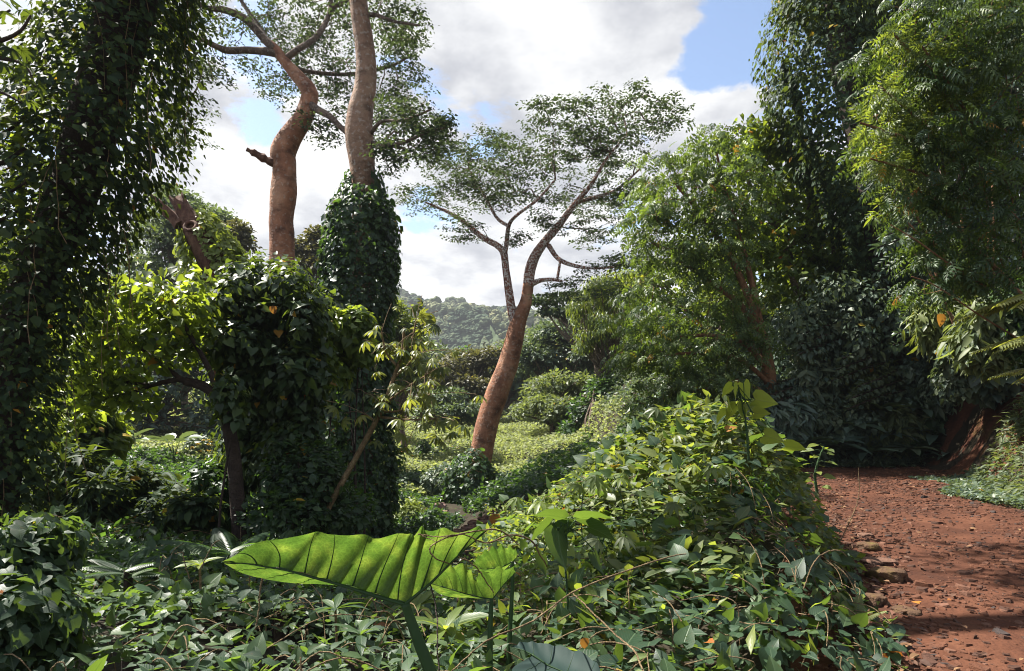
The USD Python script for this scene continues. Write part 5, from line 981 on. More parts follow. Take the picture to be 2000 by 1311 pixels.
W0 = np.array([at(1478, 800, 16.0)[0], 16.0, 0.0]); W0[2] = G(W0[0], W0[1]) + .02
SKIN = soil_mat('skin_tone', [(.3, (.22, .11, .075)), (.7, (.30, .16, .11))], 6, bump=.001, rough=.55)
nd = {'g': ('geometry', {}), 'c': ('checker_texture', {'color1': (.05, .055, .075), 'color2': (.32, .34, .40), 'scale': 22.0}), 'p': ('principled_bsdf', {'roughness': .9})}
SHIRT = mat('checked_shirt', nd, [('g.position', 'c.vector'), ('c.color', 'p.base_color')], surface='p.BSDF')
NAVY = soil_mat('dark_cloth', [(.3, (.012, .013, .02)), (.7, (.03, .03, .04))], 20, bump=.004, rough=.9)
pe = thing('person', 'walker in a dark cap and checked shirt half hidden behind the creeper heap', 'person')
j = lambda x, y, z: W0 + np.array([x, y, z])
put(pe, 'body', *body([((j(0, 0, 1.58), .088), (j(0, -.015, 1.66), .092)), ((j(0, .01, 1.42), .055), (j(0, 0, 1.56), .06)), ((j(-.10, 0, .92), .085), (j(-.11, .06, .50), .055)), ((j(-.11, .06, .50), .056), (j(-.12, -.02, .10), .04)), ((j(.10, 0, .92), .085), (j(.11, -.10, .52), .055)), ((j(.11, -.10, .52), .056), (j(.12, -.02, .10), .04)), ((j(-.12, -.03, .05), .04), (j(-.12, -.19, .035), .035)), ((j(.12, -.03, .05), .04), (j(.12, -.19, .035), .035)),
    ((j(0, 0, .95), .13), (j(0, 0, 1.36), .13)), ((j(-.19, 0, 1.38), .05), (j(-.25, .02, 1.10), .04)), ((j(-.25, .02, 1.10), .04), (j(-.22, -.16, .92), .03)), ((j(.19, 0, 1.38), .05), (j(.25, .03, 1.10), .04)), ((j(.25, .03, 1.10), .04), (j(.22, -.16, .92), .03))]
    + [((j(s * .22, -.17, .91), .028), (j(s * .215, -.23, .86), .026)) for s in (-1, 1)] + [((j(s * (.20 + q * .014), -.235, .86), .009), (j(s * (.20 + q * .014), -.275, .80 + .01 * abs(q - 1)), .008)) for s in (-1, 1) for q in range(4)] + [((j(s * .195, -.19, .90), .01), (j(s * .175, -.235, .87), .008)) for s in (-1, 1)] + [((j(0, -.10, 1.62), .016), (j(0, -.115, 1.60), .018))], .05), SKIN, smooth=True)
put(pe, 'shirt', *body([((j(0, 0, .93), .165), (j(0, 0, 1.30), .16)), ((j(-.14, 0, 1.38), .095), (j(.14, 0, 1.38), .095)), ((j(0, 0, 1.2), .16), (j(-.12, 0, 1.36), .1)), ((j(0, 0, 1.2), .16), (j(.12, 0, 1.36), .1)), ((j(-.19, 0, 1.38), .075), (j(-.25, .02, 1.12), .062)), ((j(.19, 0, 1.38), .075), (j(.25, .03, 1.12), .062))], .03), SHIRT, smooth=True)
put(pe, 'trousers', *body([((j(-.08, 0, .90), .125), (j(.08, 0, .90), .125)), ((j(-.10, 0, .88), .105), (j(-.11, .06, .50), .078)), ((j(-.11, .06, .50), .078), (j(-.12, -.01, .12), .062)), ((j(.10, 0, .88), .105), (j(.11, -.10, .52), .078)), ((j(.11, -.10, .52), .078), (j(.12, -.01, .12), .062))], .03), NAVY, smooth=True)
put(pe, 'cap', *body([((j(0, .0, 1.70), .098), (j(0, .02, 1.71), .095)), ((j(-.05, -.10, 1.695), .015), (j(.05, -.10, 1.695), .015)), ((j(-.04, -.17, 1.68), .012), (j(.04, -.17, 1.68), .012)), ((j(-.05, -.08, 1.695), .016), (j(-.04, -.17, 1.68), .012)), ((j(.05, -.08, 1.695), .016), (j(.04, -.17, 1.68), .012))], .03), NAVY, smooth=True)

# ------------------------------------------------------------------ foreground: creeper heap between gully and path
rng = np.random.default_rng(66)
ctl = [(1000, 1330, 2.5), (1250, 1330, 2.5), (1500, 1330, 2.6), (1640, 1320, 2.9), (1690, 1260, 3.6), (1700, 1180, 4.6), (1700, 1120, 5.6), (1660, 1060, 6.6), (1600, 985, 7.6), (1565, 930, 8.6), (1500, 880, 8.6), (1520, 862, 7.0), (1460, 800, 6.2), (1385, 800, 6.2), (1290, 815, 6.6), (1220, 845, 7.0), (1140, 905, 7.4), (1060, 960, 7.6), (1000, 1000, 7.8), (960, 1060, 7.0),
       (1000, 1120, 4.6), (1080, 1090, 5.0), (1200, 1000, 5.2), (1330, 920, 5.2), (1450, 900, 5.2), (1540, 960, 5.6), (1600, 1060, 5.4), (1640, 1140, 4.6), (1560, 1130, 4.2), (1450, 1060, 4.3), (1300, 1080, 4.2), (1150, 1130, 4.0), (1020, 1200, 3.6), (1150, 1240, 3.1), (1320, 1210, 3.2), (1480, 1210, 3.3), (1590, 1230, 3.5)]
C3 = np.array([at(*c) for c in ctl]); back = np.array([[.2, 9.5, .2], [1.2, 9.8, .6], [2.4, 10, .7], [3.4, 10, .5], [0, 8.8, -.2]]); C3 = np.vstack([C3, back])
heap_h = RBFInterpolator(C3[:, :2], C3[:, 2], kernel='linear', smoothing=.02)


def heap(n, rng, keep):
    x, y = rng.uniform(-.4, 3.6, n), rng.uniform(2.25, 9.8, n); m = keep(x, y) & (x < path_left(y) + .12) & (x > -.25 - .04 * y); x, y = x[m], y[m]; e = .04
    z = heap_h(np.stack([x, y], 1)); gx = (heap_h(np.stack([x + e, y], 1)) - z) / e; gy = (heap_h(np.stack([x, y + e], 1)) - z) / e
    P = np.stack([x, y, z + .28 * (meshkit.fbm(np.stack([x * 2.4, y * 2.4, z * 0], -1), 3, 3) - .5)], 1); N = unit(np.stack([-gx, -gy, np.ones(len(x))], 1)); edge = ss(-.12, .4, path_left(y) - x)
    P[:, 2] = np.maximum(P[:, 2] * edge + (1 - edge) * np.minimum(P[:, 2], .12), ground(x, y) + .03); return P, N


def patch(name, label, keep, n, kind, size, m, rng, n_leaf=300, depth=.32, tint=(.42, .28), tilt=.45, hang=.35, lift=.7, cat='creeper', wide=1.0, jitter=.5):
    t = thing(name, label, cat); P, N = heap(n, rng, keep); dz = rng.random(len(P)) ** jitter; P = P - N * (depth * (1 - dz))[:, None]
    P[:, 2] = np.maximum(P[:, 2], ground(P[:, 0], P[:, 1]) + .02); lv = surface_leaves(P, N, kind, size, rng, hang, lift, tilt, tint, .02, wide); put_leaves(t, lv, m, n_leaf, normals=True, least=9)
    u = rng.choice(len(P), len(P) // 9); put_leaves(t, surface_leaves(P[u] + N[u] * .03, N[u], 'lance' if kind == 'heart' else 'heart', size * 1.15, rng, .2, .8, .6, (.62, .25), .03), L['vine_young' if kind == 'heart' else 'vine'], 0, rest='mixed_foliage', normals=True)
    st = []
    for q in range(60):
        u = rng.integers(len(P)); w = rng.integers(len(P), size=400); d_ = np.linalg.norm(P[w] - P[u], axis=1); w = w[np.argsort(np.abs(d_ - .35))[0]]; w2 = rng.integers(len(P), size=400); w2 = w2[np.argsort(np.abs(np.linalg.norm(P[w2] - P[w], axis=1) - .3))[0]]; st.append(tube(spline([P[u] + N[u] * .02, (P[u] + P[w]) / 2 + N[w] * .06, P[w] + N[w] * .02, (P[w] + P[w2]) / 2 + N[w] * .05, P[w2]], 16), .0034, 4, cap=False))
    put(t, 'vine_stems', *merge(st), B['vinestem'], smooth=True, kind='stuff'); return t


far = lambda x, y: y > 5.2
patch('heart_leaf_creeper', 'dark heart leaved creeper heap filling the bottom right foreground', lambda x, y: (y < 4.2) & (x < 1.75), 9500, 'heart', .092, L['vine'], rng, tint=(.40, .3), depth=.45, tilt=.6)
patch('heart_leaf_creeper', 'heart leaved creeper spilling onto the left edge of the path', lambda x, y: (x >= 1.7) & (y < 5.6), 9000, 'heart', .092, L['vine'], rng, tint=(.30, .24), hang=.6, depth=.4, tilt=.5)
patch('leafy_shrub', 'bright leafy shrub on the crest of the creeper heap', lambda x, y: (y >= 4.0) & (x > .75) & ~((x >= 1.7) & (y < 5.6)), 24000, 'ovate', .108, L['shrub'], rng, tint=(.52, .32), wide=.9, tilt=.5)
patch('leafy_shrub', 'small leaved sunlit shrub on the gully side of the heap', lambda x, y: (y >= 3.6) & (x <= .85), 17000, 'ovate', .092, L['vine_young'], rng, tint=(.36, .3), wide=.75, tilt=.55)


def shoot(name, label, stem, k, size, m, rng, kind='heart', cat='plant', droop=.6, start=.45, n_leaf=300, face=(0, -.4, .8), spread=.22, tint=(.55, .25), bark=B['green'], leaves=None):
    t = thing(name, label, cat); p, r = limb_px(stem, 24); put(t, 'stem', *tube(p, r, 7, .05, 2), bark, smooth=True)
    if leaves is None:
        u = np.linspace(start, 1, k); a = np.arange(k) * 2.4 + rng.uniform(0, 6); c = p[(u * 23).astype(int)]; D = np.stack([np.cos(a), np.sin(a), np.full(k, .25)], 1); tip = c + D * spread * size / .2 * .5
    else:
        tip = np.array([at(*l[:3]) for l in leaves]); k = len(tip); c = p[np.clip((np.linspace(start, 1, k) * 23).astype(int), 0, 23)]; D = np.array([[math.cos(math.radians(l[3])), rng.normal(0, .25), math.sin(math.radians(l[3]))] for l in leaves])
    for q in range(k): put(t, 'leaf_stalk', *tube(spline([c[q], (c[q] + tip[q]) / 2 + [0, 0, .02], tip[q]], 6), .0035, 5), bark, smooth=True)
    S = size * rng.uniform(.75, 1.15, k) if leaves is None else np.array([l[4] for l in leaves])
    Dv = D * [1, 1, .4] - [0, 0, droop] if leaves is None else D
    put_leaves(t, Leaves(kind, tip, Dv, np.array(face) + rng.normal(0, .2, (k, 3)), S, rng.normal(tint[0], tint[1], k)), m, n_leaf, normals=True, least=0); return t


shoot('heart_leaf_sapling', 'upright shoot of large glowing heart shaped leaves topping the heap', [(1462, 900, 5.0, 2.6), (1458, 840, 5.0, 2.2), (1448, 790, 5.0, 1.9), (1440, 752, 5.0, 1.4)], 10, .2, L['vine_young'], rng, start=.4, face=(-.6, .75, .45), tint=(.85, .1),
      leaves=[(1452, 745, 5, -75, .165), (1432, 752, 5.05, -140, .13), (1442, 752, 4.95, -120, .15), (1425, 780, 5, -105, .14), (1455, 785, 5, -100, .15), (1470, 780, 4.95, -8, .19), (1462, 782, 5, -60, .15), (1440, 790, 5.0, -130, .16), (1420, 800, 5.0, -130, .14), (1470, 808, 4.9, 5, .13), (1490, 850, 4.9, -15, .16), (1530, 872, 5.0, 0, .17)])
shoot('heart_leaf_sapling', 'cluster of big pale heart leaves rising over the middle of the heap', [(1110, 1190, 3.4, 2.6), (1105, 1120, 3.4, 2.2), (1100, 1060, 3.4, 1.9), (1095, 1020, 3.4, 1.4)], 8, .2, L['vine'], rng, start=.5, tint=(.3, .2), face=(-.2, .5, .5),
      leaves=[(1110, 1015, 3.4, 165, .19), (1090, 1030, 3.35, -90, .22), (1080, 1020, 3.4, -150, .17), (1125, 1015, 3.4, 15, .20), (1145, 1028, 3.4, -15, .17), (1120, 1035, 3.45, 170, .14), (1130, 1010, 3.5, -20, .18), (1060, 1080, 3.5, -95, .13), (1160, 1075, 3.4, -80, .13)])
shoot('path_edge_sapling', 'slim yellow green sapling where the heap meets the path', [(1596, 965, 7.6, 3), (1592, 930, 7.6, 2.6), (1600, 895, 7.6, 2), (1610, 872, 7.6, 1.5)], 16, .15, L['vine_young'], rng, kind='ovate', start=.15, droop=.15, tint=(.45, .25))
for px, py, Y, s, n, lab, mt in [(1385, 912, 4.9, .24, 3, 'yellow fingered leaf plant on the front of the heap', 'vine_young'), (1200, 932, 5.0, .24, 3, 'yellow fingered leaf plant at the upper left of the heap', 'vine_young'), (1140, 945, 5.2, .22, 3, 'fingered leaf plant at the left shoulder of the heap', 'vine_young'), (1310, 800, 6.4, .26, 4, 'fingered leaf plant on the crest against dark trees', 'cecropia'), (1320, 850, 5.8, .22, 3, 'fingered leaf plant under the crest', 'cecropia'), (1180, 1050, 4.2, .2, 3, 'whitish fingered leaf plant in the middle of the heap', 'pale'), (1040, 975, 6.4, .3, 3, 'fingered leaf plant hanging over the stream', 'vine_young'), (1350, 985, 4.6, .18, 3, 'small fingered leaf plant in the heap centre', 'cecropia')]:
    t = thing('fingered_leaf_plant', lab, 'plant'); c = at(px, py, Y); b = c - [0, 0, .55]; put(t, 'stem', *tube(spline([b, (b + c) / 2 + rng.normal(0, .03, 3), c], 8), .006, 6), B['green'], smooth=True)
    a = np.arange(n) * 2.1 + rng.uniform(0, 6); D = np.stack([np.cos(a), np.sin(a), np.full(n, .05)], 1); tp = c + D * s * .35
    for q in range(n): put(t, 'leaf_stalk', *tube(np.array([c - [0, 0, .1], tp[q]]), .003, 5), B['green'])
    put_leaves(t, Leaves('palm9' if n == 3 else 'palm7', tp - D * s * .2, D, np.array([0, -.35, 1]) + rng.normal(0, .25, (n, 3)), s * rng.uniform(.85, 1.25, n), rng.normal(.6, .25, n)), L[mt], 20, normals=True, least=0)

# lower left bed of creepers
ctl = [(-100, 1340, 2.4), (200, 1340, 2.5), (500, 1340, 2.5), (760, 1340, 2.5), (940, 1330, 2.6), (60, 1180, 3.6), (250, 1200, 3.6), (450, 1210, 3.6), (640, 1190, 3.9), (720, 1160, 4.4), (620, 1140, 5.0), (760, 1230, 3.6), (880, 1240, 3.5), (950, 1200, 4.0), (130, 1080, 5.6), (300, 1090, 5.4), (420, 1110, 5.0), (520, 1130, 5.6), (150, 1030, 7.6), (300, 1050, 7.6), (480, 1075, 7.8), (620, 1075, 8.2), (760, 1190, 5.2), (860, 1225, 4.6), (-100, 1100, 5.0)]
C3 = np.array([at(*c) for c in ctl]); bed_h = RBFInterpolator(C3[:, :2], C3[:, 2], kernel='linear', smoothing=.02)


def bed(name, label, keep, n, kind, size, m, rng, n_leaf=300, depth=.3, tint=(.42, .28), tilt=.45, hang=.3, wide=1.0, cat='creeper'):
    x, y = rng.uniform(-6.5, .5, n), rng.uniform(2.2, 8.4, n); q = (x > -.95 * y) & (x < -.04 * y + .05) & keep(x, y); x, y = x[q], y[q]; e = .05; z = bed_h(np.stack([x, y], 1)); gx = (bed_h(np.stack([x + e, y], 1)) - z) / e; gy = (bed_h(np.stack([x, y + e], 1)) - z) / e
    P = np.stack([x, y, z + .34 * (meshkit.fbm(np.stack([x * 2.1, y * 2.1, z * 0], -1), 3, 13) - .5)], 1); N = unit(np.stack([-gx, -gy, np.ones(len(x))], 1)); P = P - N * (depth * (1 - rng.random(len(P)) ** .5))[:, None]; P[:, 2] = np.maximum(P[:, 2], ground(P[:, 0], P[:, 1]) + .02)
    t = thing(name, label, cat); put_leaves(t, surface_leaves(P, N, kind, size, rng, hang, .75, tilt, tint, .02, wide), m, n_leaf, normals=True, least=9); st = []
    for q in range(50):
        u = rng.integers(len(P)); a = P[u]; b = a + rng.normal(0, .3, 3) * [1, 1, .4]; st.append(tube(spline([a, (a + b) / 2 + [0, 0, .1], b], 9), .0035, 4, cap=False))
    put(t, 'vine_stems', *merge(st), B['vinestem'], smooth=True, kind='stuff'); return t


bed('low_creeper', 'grey green creeper bed across the bottom left corner', lambda x, y: (x < -.42 * y) & (y < 5.0), 17000, 'heart', .07, L['vine'], rng, tint=(.5, .26))
bed('low_creeper', 'creeper bed below the giant leaf at the bottom', lambda x, y: (x >= -.42 * y) & (y < 4.6), 17000, 'ovate', .075, L['vine'], rng, tint=(.58, .3))
bed('mixed_undergrowth', 'mixed undergrowth with reddish leaves behind the lower left creepers', lambda x, y: ((x < -.42 * y) & (y >= 5.0)), 14500, 'ovate', .10, L['ivy'], rng, tint=(.5, .36))
bed('mixed_undergrowth', 'undergrowth behind the giant leaf beside the ferns', lambda x, y: ((x >= -.42 * y) & (y >= 4.6)), 14500, 'ovate', .09, L['ivy'], rng, tint=(.5, .33))
mound('heart_leaf_vine', 'column of dark heart leaved vine in the bottom left corner', [(20, 1120, 70, 90, 3.3, .3), (30, 1240, 80, 100, 3.0, .3), (60, 1060, 50, 40, 3.4, .25)], 3600, 'heart', .064, L['vine'], rng, n_leaf=220, tint=(.3, .2), cat='creeper', smooth=True, nst=4, least=9, hang=.8)
for px, py, Y, s, lab in [(390, 1105, 4.2, .13, 'strappy yellow green plant left of the giant leaf tip'), (655, 1190, 3.7, .17, 'long leaved plant hanging below the giant leaf'), (705, 1240, 3.3, .17, 'narrow leaved plant under the middle of the giant leaf'), (815, 1185, 4.2, .22, 'pale strappy rosette right of the leaf stalk'), (870, 1230, 3.4, .24, 'yellow fingered rosette right of the leaf stalk')]:
    big_leaved('strappy_plant', lab, px, py, Y, 9, s, L['vine_young'] if 'yellow' in lab or 'pale' in lab else L['vine'], rng, kind='blade', rise=1.3, stem=False)
    c = at(px, py, Y); b = np.array([c[0] + .02, c[1], c[2] - .5]); put(stage.GetPrimAtPath('/World/' + [k for k in [f'strappy_plant{"" if used["/World/strappy_plant"] == 1 else "_%03d" % (used["/World/strappy_plant"] - 1)}']][0]), 'stem', *tube(np.array([b, c]), .008, 6), B['vinestem'])

# giant arrow shaped leaves
GL = leaf_mat('leaf_giant', (.05, .10, .015), (.075, .14, .02), (.10, .17, .025), (.30, .44, .02), tfac=.58, rough=.38, oldat=1.0)
nd = {'g': ('geometry', {}), 'v': ('voronoi_texture', {'feature': 'distance_to_edge', 'scale': 70.0}), 'r': ('map_range', {'from_min': 0.0, 'from_max': .12, 'to_min': 1.55, 'to_max': .8, 'clamp': True}), 'n': ('noise_texture', {'scale': 14.0, 'detail': 6.0}), 'r2': ('rgb_ramp', {'ramp': [(.33, (.052, .105, .013)), (.5, (.085, .152, .018)), (.66, (.16, .225, .028))]}),
      'm': ('mix', {'mix_type': 'multiply', 'fac': .55}), 'c': ('combine_xyz', {}), 'p': ('principled_bsdf', {'base_color': (.07, .13, .018), 'roughness': .4}), 't': ('translucent_bsdf', {}), 'x': ('mix_closure', {'fac': .6}), 'bp': ('bump', {'strength': .5, 'distance': .004})}
GIANT = mat('giant_leaf_blade', nd, [('g.position', 'v.vector'), ('v.distance', 'r.value'), ('g.position', 'n.vector'), ('n.fac', 'r2.fac'), ('r2.color', 'm.color1'), ('r.result', 'c.x'), ('r.result', 'c.y'), ('r.result', 'c.z'), ('c.vector', 'm.color2'), ('m.color', 't.color'), ('p.BSDF', 'x.closure1'), ('t.BSDF', 'x.closure2'), ('v.distance', 'bp.height'), ('bp.normal', 'p.normal')], surface='x.closure')
RIB = soil_mat('giant_leaf_rib', [(.3, (.015, .038, .012)), (.7, (.024, .052, .016))], 10, bump=.001, rough=.45)


def giant_leaf(name, label, rib, edge_up, edge_low, stalk, nv=9, mleaf=GIANT, lobe_at=None, wave=.05):
    """rib: px points tip -> stalk joint -> lobe tip; edge_up the far margin tip -> lobe tip; edge_low the folded near half tip -> joint."""
    t = thing(name, label, 'giant leaf'); R = np.array([at(*q) for q in rib]); E = np.array([at(*q) for q in edge_up]); Lo = np.array([at(*q) for q in edge_low]); nu, nw = 90, 16
    jn = lobe_at if lobe_at is not None else len(rib) // 2
    cum = np.concatenate([[0], np.cumsum(np.linalg.norm(np.diff(R, axis=0), axis=1))]); cum /= cum[-1]; uu = np.linspace(0, 1, nu)
    ribc = np.stack([np.interp(uu, cum, R[:, k]) for k in range(3)], 1); ec = spline(E, nu)
    wv = np.linspace(0, 1, nw); n_ = unit(np.cross(R[jn] - R[0], E[len(E) // 2] - R[jn])); n_ = n_ if n_[1] > 0 else -n_
    ph = uu * (nv + 3) * np.pi
    blade = ribc[:, None] * (1 - wv)[None, :, None] + ec[:, None] * wv[None, :, None]; ln = np.linalg.norm(ec - ribc, axis=1)
    blade = blade + n_ * ((np.abs(np.sin(ph))[:, None] * wave * ln[:, None] + .10 * ln[:, None] * np.sin(np.pi * wv)[None] - .3 * wave * (np.sin(uu * 47) * ss(.6, 1, 1))[:, None] * wv[None] ** 3)[..., None])
    blade += np.array([0, 0, 1.0]) * (.0032 * np.sin(uu * 61 + 1.3) * np.sin(uu * 23))[:, None, None] * (wv ** 4)[None, :, None]
    i, j = np.meshgrid(np.arange(nu - 1), np.arange(nw - 1), indexing='ij'); a = i * nw + j; q = np.stack([a, a + 1, a + nw + 1, a + nw], -1).reshape(-1, 4); F4 = np.vstack([q[:, [0, 1, 2]], q[:, [0, 2, 3]]])
    put(t, 'blade', blade.reshape(-1, 3), F4, mleaf, smooth=True)
    uj = cum[jn]; um = np.linspace(0, uj, 50); mr = np.stack([np.interp(um, cum, R[:, k]) for k in range(3)], 1); lc = spline(Lo, 50); lw = mr[:, None] * (1 - wv)[None, :, None] + lc[:, None] * wv[None, :, None]; l2 = np.linalg.norm(lc - mr, axis=1)
    lw = lw + n_ * (.05 * l2[:, None] * np.abs(np.sin(um * (nv + 3) * np.pi / 1.0))[:, None] * np.sin(np.pi * wv)[None])[..., None]
    i, j = np.meshgrid(np.arange(49), np.arange(nw - 1), indexing='ij'); a = i * nw + j; q = np.stack([a, a + 1, a + nw + 1, a + nw], -1).reshape(-1, 4); put(t, 'folded_half', lw.reshape(-1, 3), np.vstack([q[:, [0, 1, 2]], q[:, [0, 2, 3]]]), mleaf, smooth=True)
    sc = np.linalg.norm(R[jn] - R[0]); off = -n_ * .004 * sc
    put(t, 'midrib', *tube(mr + off, np.linspace(.002, .0115, 50) * sc, 7), RIB, smooth=True)
    lb = np.stack([np.interp(np.linspace(uj, 1, 20), cum, R[:, k]) for k in range(3)], 1); put(t, 'lobe_rib', *tube(lb + off, np.linspace(.0095, .002, 20) * sc, 7), RIB, smooth=True)
    for k in range(nv + 3):
        u = (k + .55) / (nv + 3); iu = int(u * (nu - 1)); w_ = np.arange(0, nw); du = (7 * (w_ / (nw - 1.0)) * (1 - .2 * (w_ / (nw - 1.0)))) * (-1 if u < uj else 1); jj = np.clip(iu + (du * (1 if u < uj else .8)), 0, nu - 1)
        pts = np.array([blade[int(math.floor(b)), w] * (1 - b % 1) + blade[min(nu - 1, int(math.floor(b)) + 1), w] * (b % 1) for b, w in zip(jj, w_)]) + off * .5
        put(t, 'side_vein', *tube(pts, np.linspace(.0042, .0012, nw) * sc, 5), RIB, smooth=True)
    for k in range(6):
        u = .12 + k * .15; iu = int(u * 49); pts = np.array([lw[max(0, iu - int(9 * w / 15)), w] for w in range(nw)]) + off * .5; put(t, 'side_vein', *tube(pts, np.linspace(.003, .001, nw) * sc, 5), RIB, smooth=True)
    S = np.array([np.append(at(a, b, Y), w / FPX * Y) for a, b, Y, w in stalk]); s_ = spline(S, 24); put(t, 'leaf_stalk', *tube(s_[:, :3], s_[:, 3], 10), RIB, smooth=True); return t


giant_leaf('giant_leaf', 'huge backlit arrow shaped green leaf with dark veins in the lower middle', [(433, 1098, 2.06), (480, 1100, 2.05), (560, 1113, 2.03), (660, 1140, 2.01), (730, 1162, 2.0), (791, 1180, 2.0), (840, 1140, 2.01), (895, 1085, 2.03), (950, 1037, 2.05)],
           [(433, 1098, 2.06), (470, 1077, 2.02), (530, 1055, 1.98), (600, 1045, 1.95), (640, 1043, 1.94), (690, 1049, 1.94), (740, 1049, 1.94), (790, 1047, 1.94), (810, 1043, 1.94), (822, 1035, 1.935), (840, 1036, 1.94), (870, 1038, 1.97), (910, 1037, 2.0), (938, 1031, 2.03), (950, 1037, 2.05)],
           [(433, 1098, 2.06), (480, 1122, 2.10), (560, 1138, 2.16), (640, 1142, 2.22), (690, 1150, 2.24), (740, 1168, 2.15), (791, 1181, 2.0)], [(791, 1179, 2.0, 9), (800, 1205, 2.0, 9.5), (818, 1255, 1.99, 11), (838, 1305, 1.98, 12.5), (870, 1400, 1.96, 15), (905, 1520, 1.95, 18)], 9, lobe_at=5)
giant_leaf('small_giant_leaf', 'smaller backlit arrow shaped leaf right of the huge leaf', [(836, 1138, 2.75), (870, 1148, 2.74), (910, 1160, 2.73), (944, 1168, 2.72), (962, 1170, 2.72), (985, 1140, 2.74), (1010, 1115, 2.78)],
           [(836, 1138, 2.75), (850, 1118, 2.70), (872, 1108, 2.68), (895, 1104, 2.68), (915, 1112, 2.68), (926, 1130, 2.69), (945, 1118, 2.68), (975, 1112, 2.7), (1000, 1110, 2.75), (1010, 1115, 2.78)], [(836, 1138, 2.75), (855, 1158, 2.8), (880, 1166, 2.84), (920, 1168, 2.84), (962, 1171, 2.72)],
           [(960, 1170, 2.72, 4), (958, 1210, 2.71, 5), (957, 1260, 2.7, 6), (955, 1400, 2.7, 8)], 7, lobe_at=4)
giant_leaf('small_giant_leaf', 'dimmer arrow shaped leaf behind the smaller one', [(922, 1110, 3.3), (950, 1112, 3.3), (980, 1108, 3.3), (1000, 1098, 3.3), (1008, 1090, 3.32), (1012, 1080, 3.35)],
           [(922, 1110, 3.3), (930, 1092, 3.26), (950, 1076, 3.24), (975, 1069, 3.24), (1000, 1070, 3.26), (1012, 1080, 3.35)], [(922, 1110, 3.3), (950, 1118, 3.36), (980, 1116, 3.38), (1000, 1099, 3.3)], [(1002, 1098, 3.3, 3), (1000, 1160, 3.28, 4), (995, 1250, 3.25, 5), (990, 1380, 3.2, 6)], 6, lobe_at=3)
DARKL = leaf_mat('leaf_giant_dark', (.02, .04, .03), (.028, .05, .036), (.03, .06, .04), (.03, .06, .02), tfac=.12, rough=.65, spec=.15, oldat=1.0)
giant_leaf('dark_giant_leaf', 'big dark blue green leaf at the bottom edge under the creepers', [(1190, 1350, 2.25), (1140, 1330, 2.3), (1070, 1300, 2.38), (1040, 1280, 2.42), (1020, 1270, 2.44), (1000, 1265, 2.46)],
           [(1190, 1350, 2.25), (1160, 1290, 2.36), (1110, 1266, 2.46), (1060, 1256, 2.52), (1020, 1254, 2.52), (1000, 1265, 2.46)], [(1190, 1350, 2.25), (1120, 1370, 2.2), (1050, 1345, 2.25), (1000, 1310, 2.35), (1040, 1281, 2.42)], [(1040, 1280, 2.43, 4), (1040, 1330, 2.5, 5), (1030, 1480, 2.55, 7)], 3, mleaf=DARKL, wave=.012, lobe_at=3)

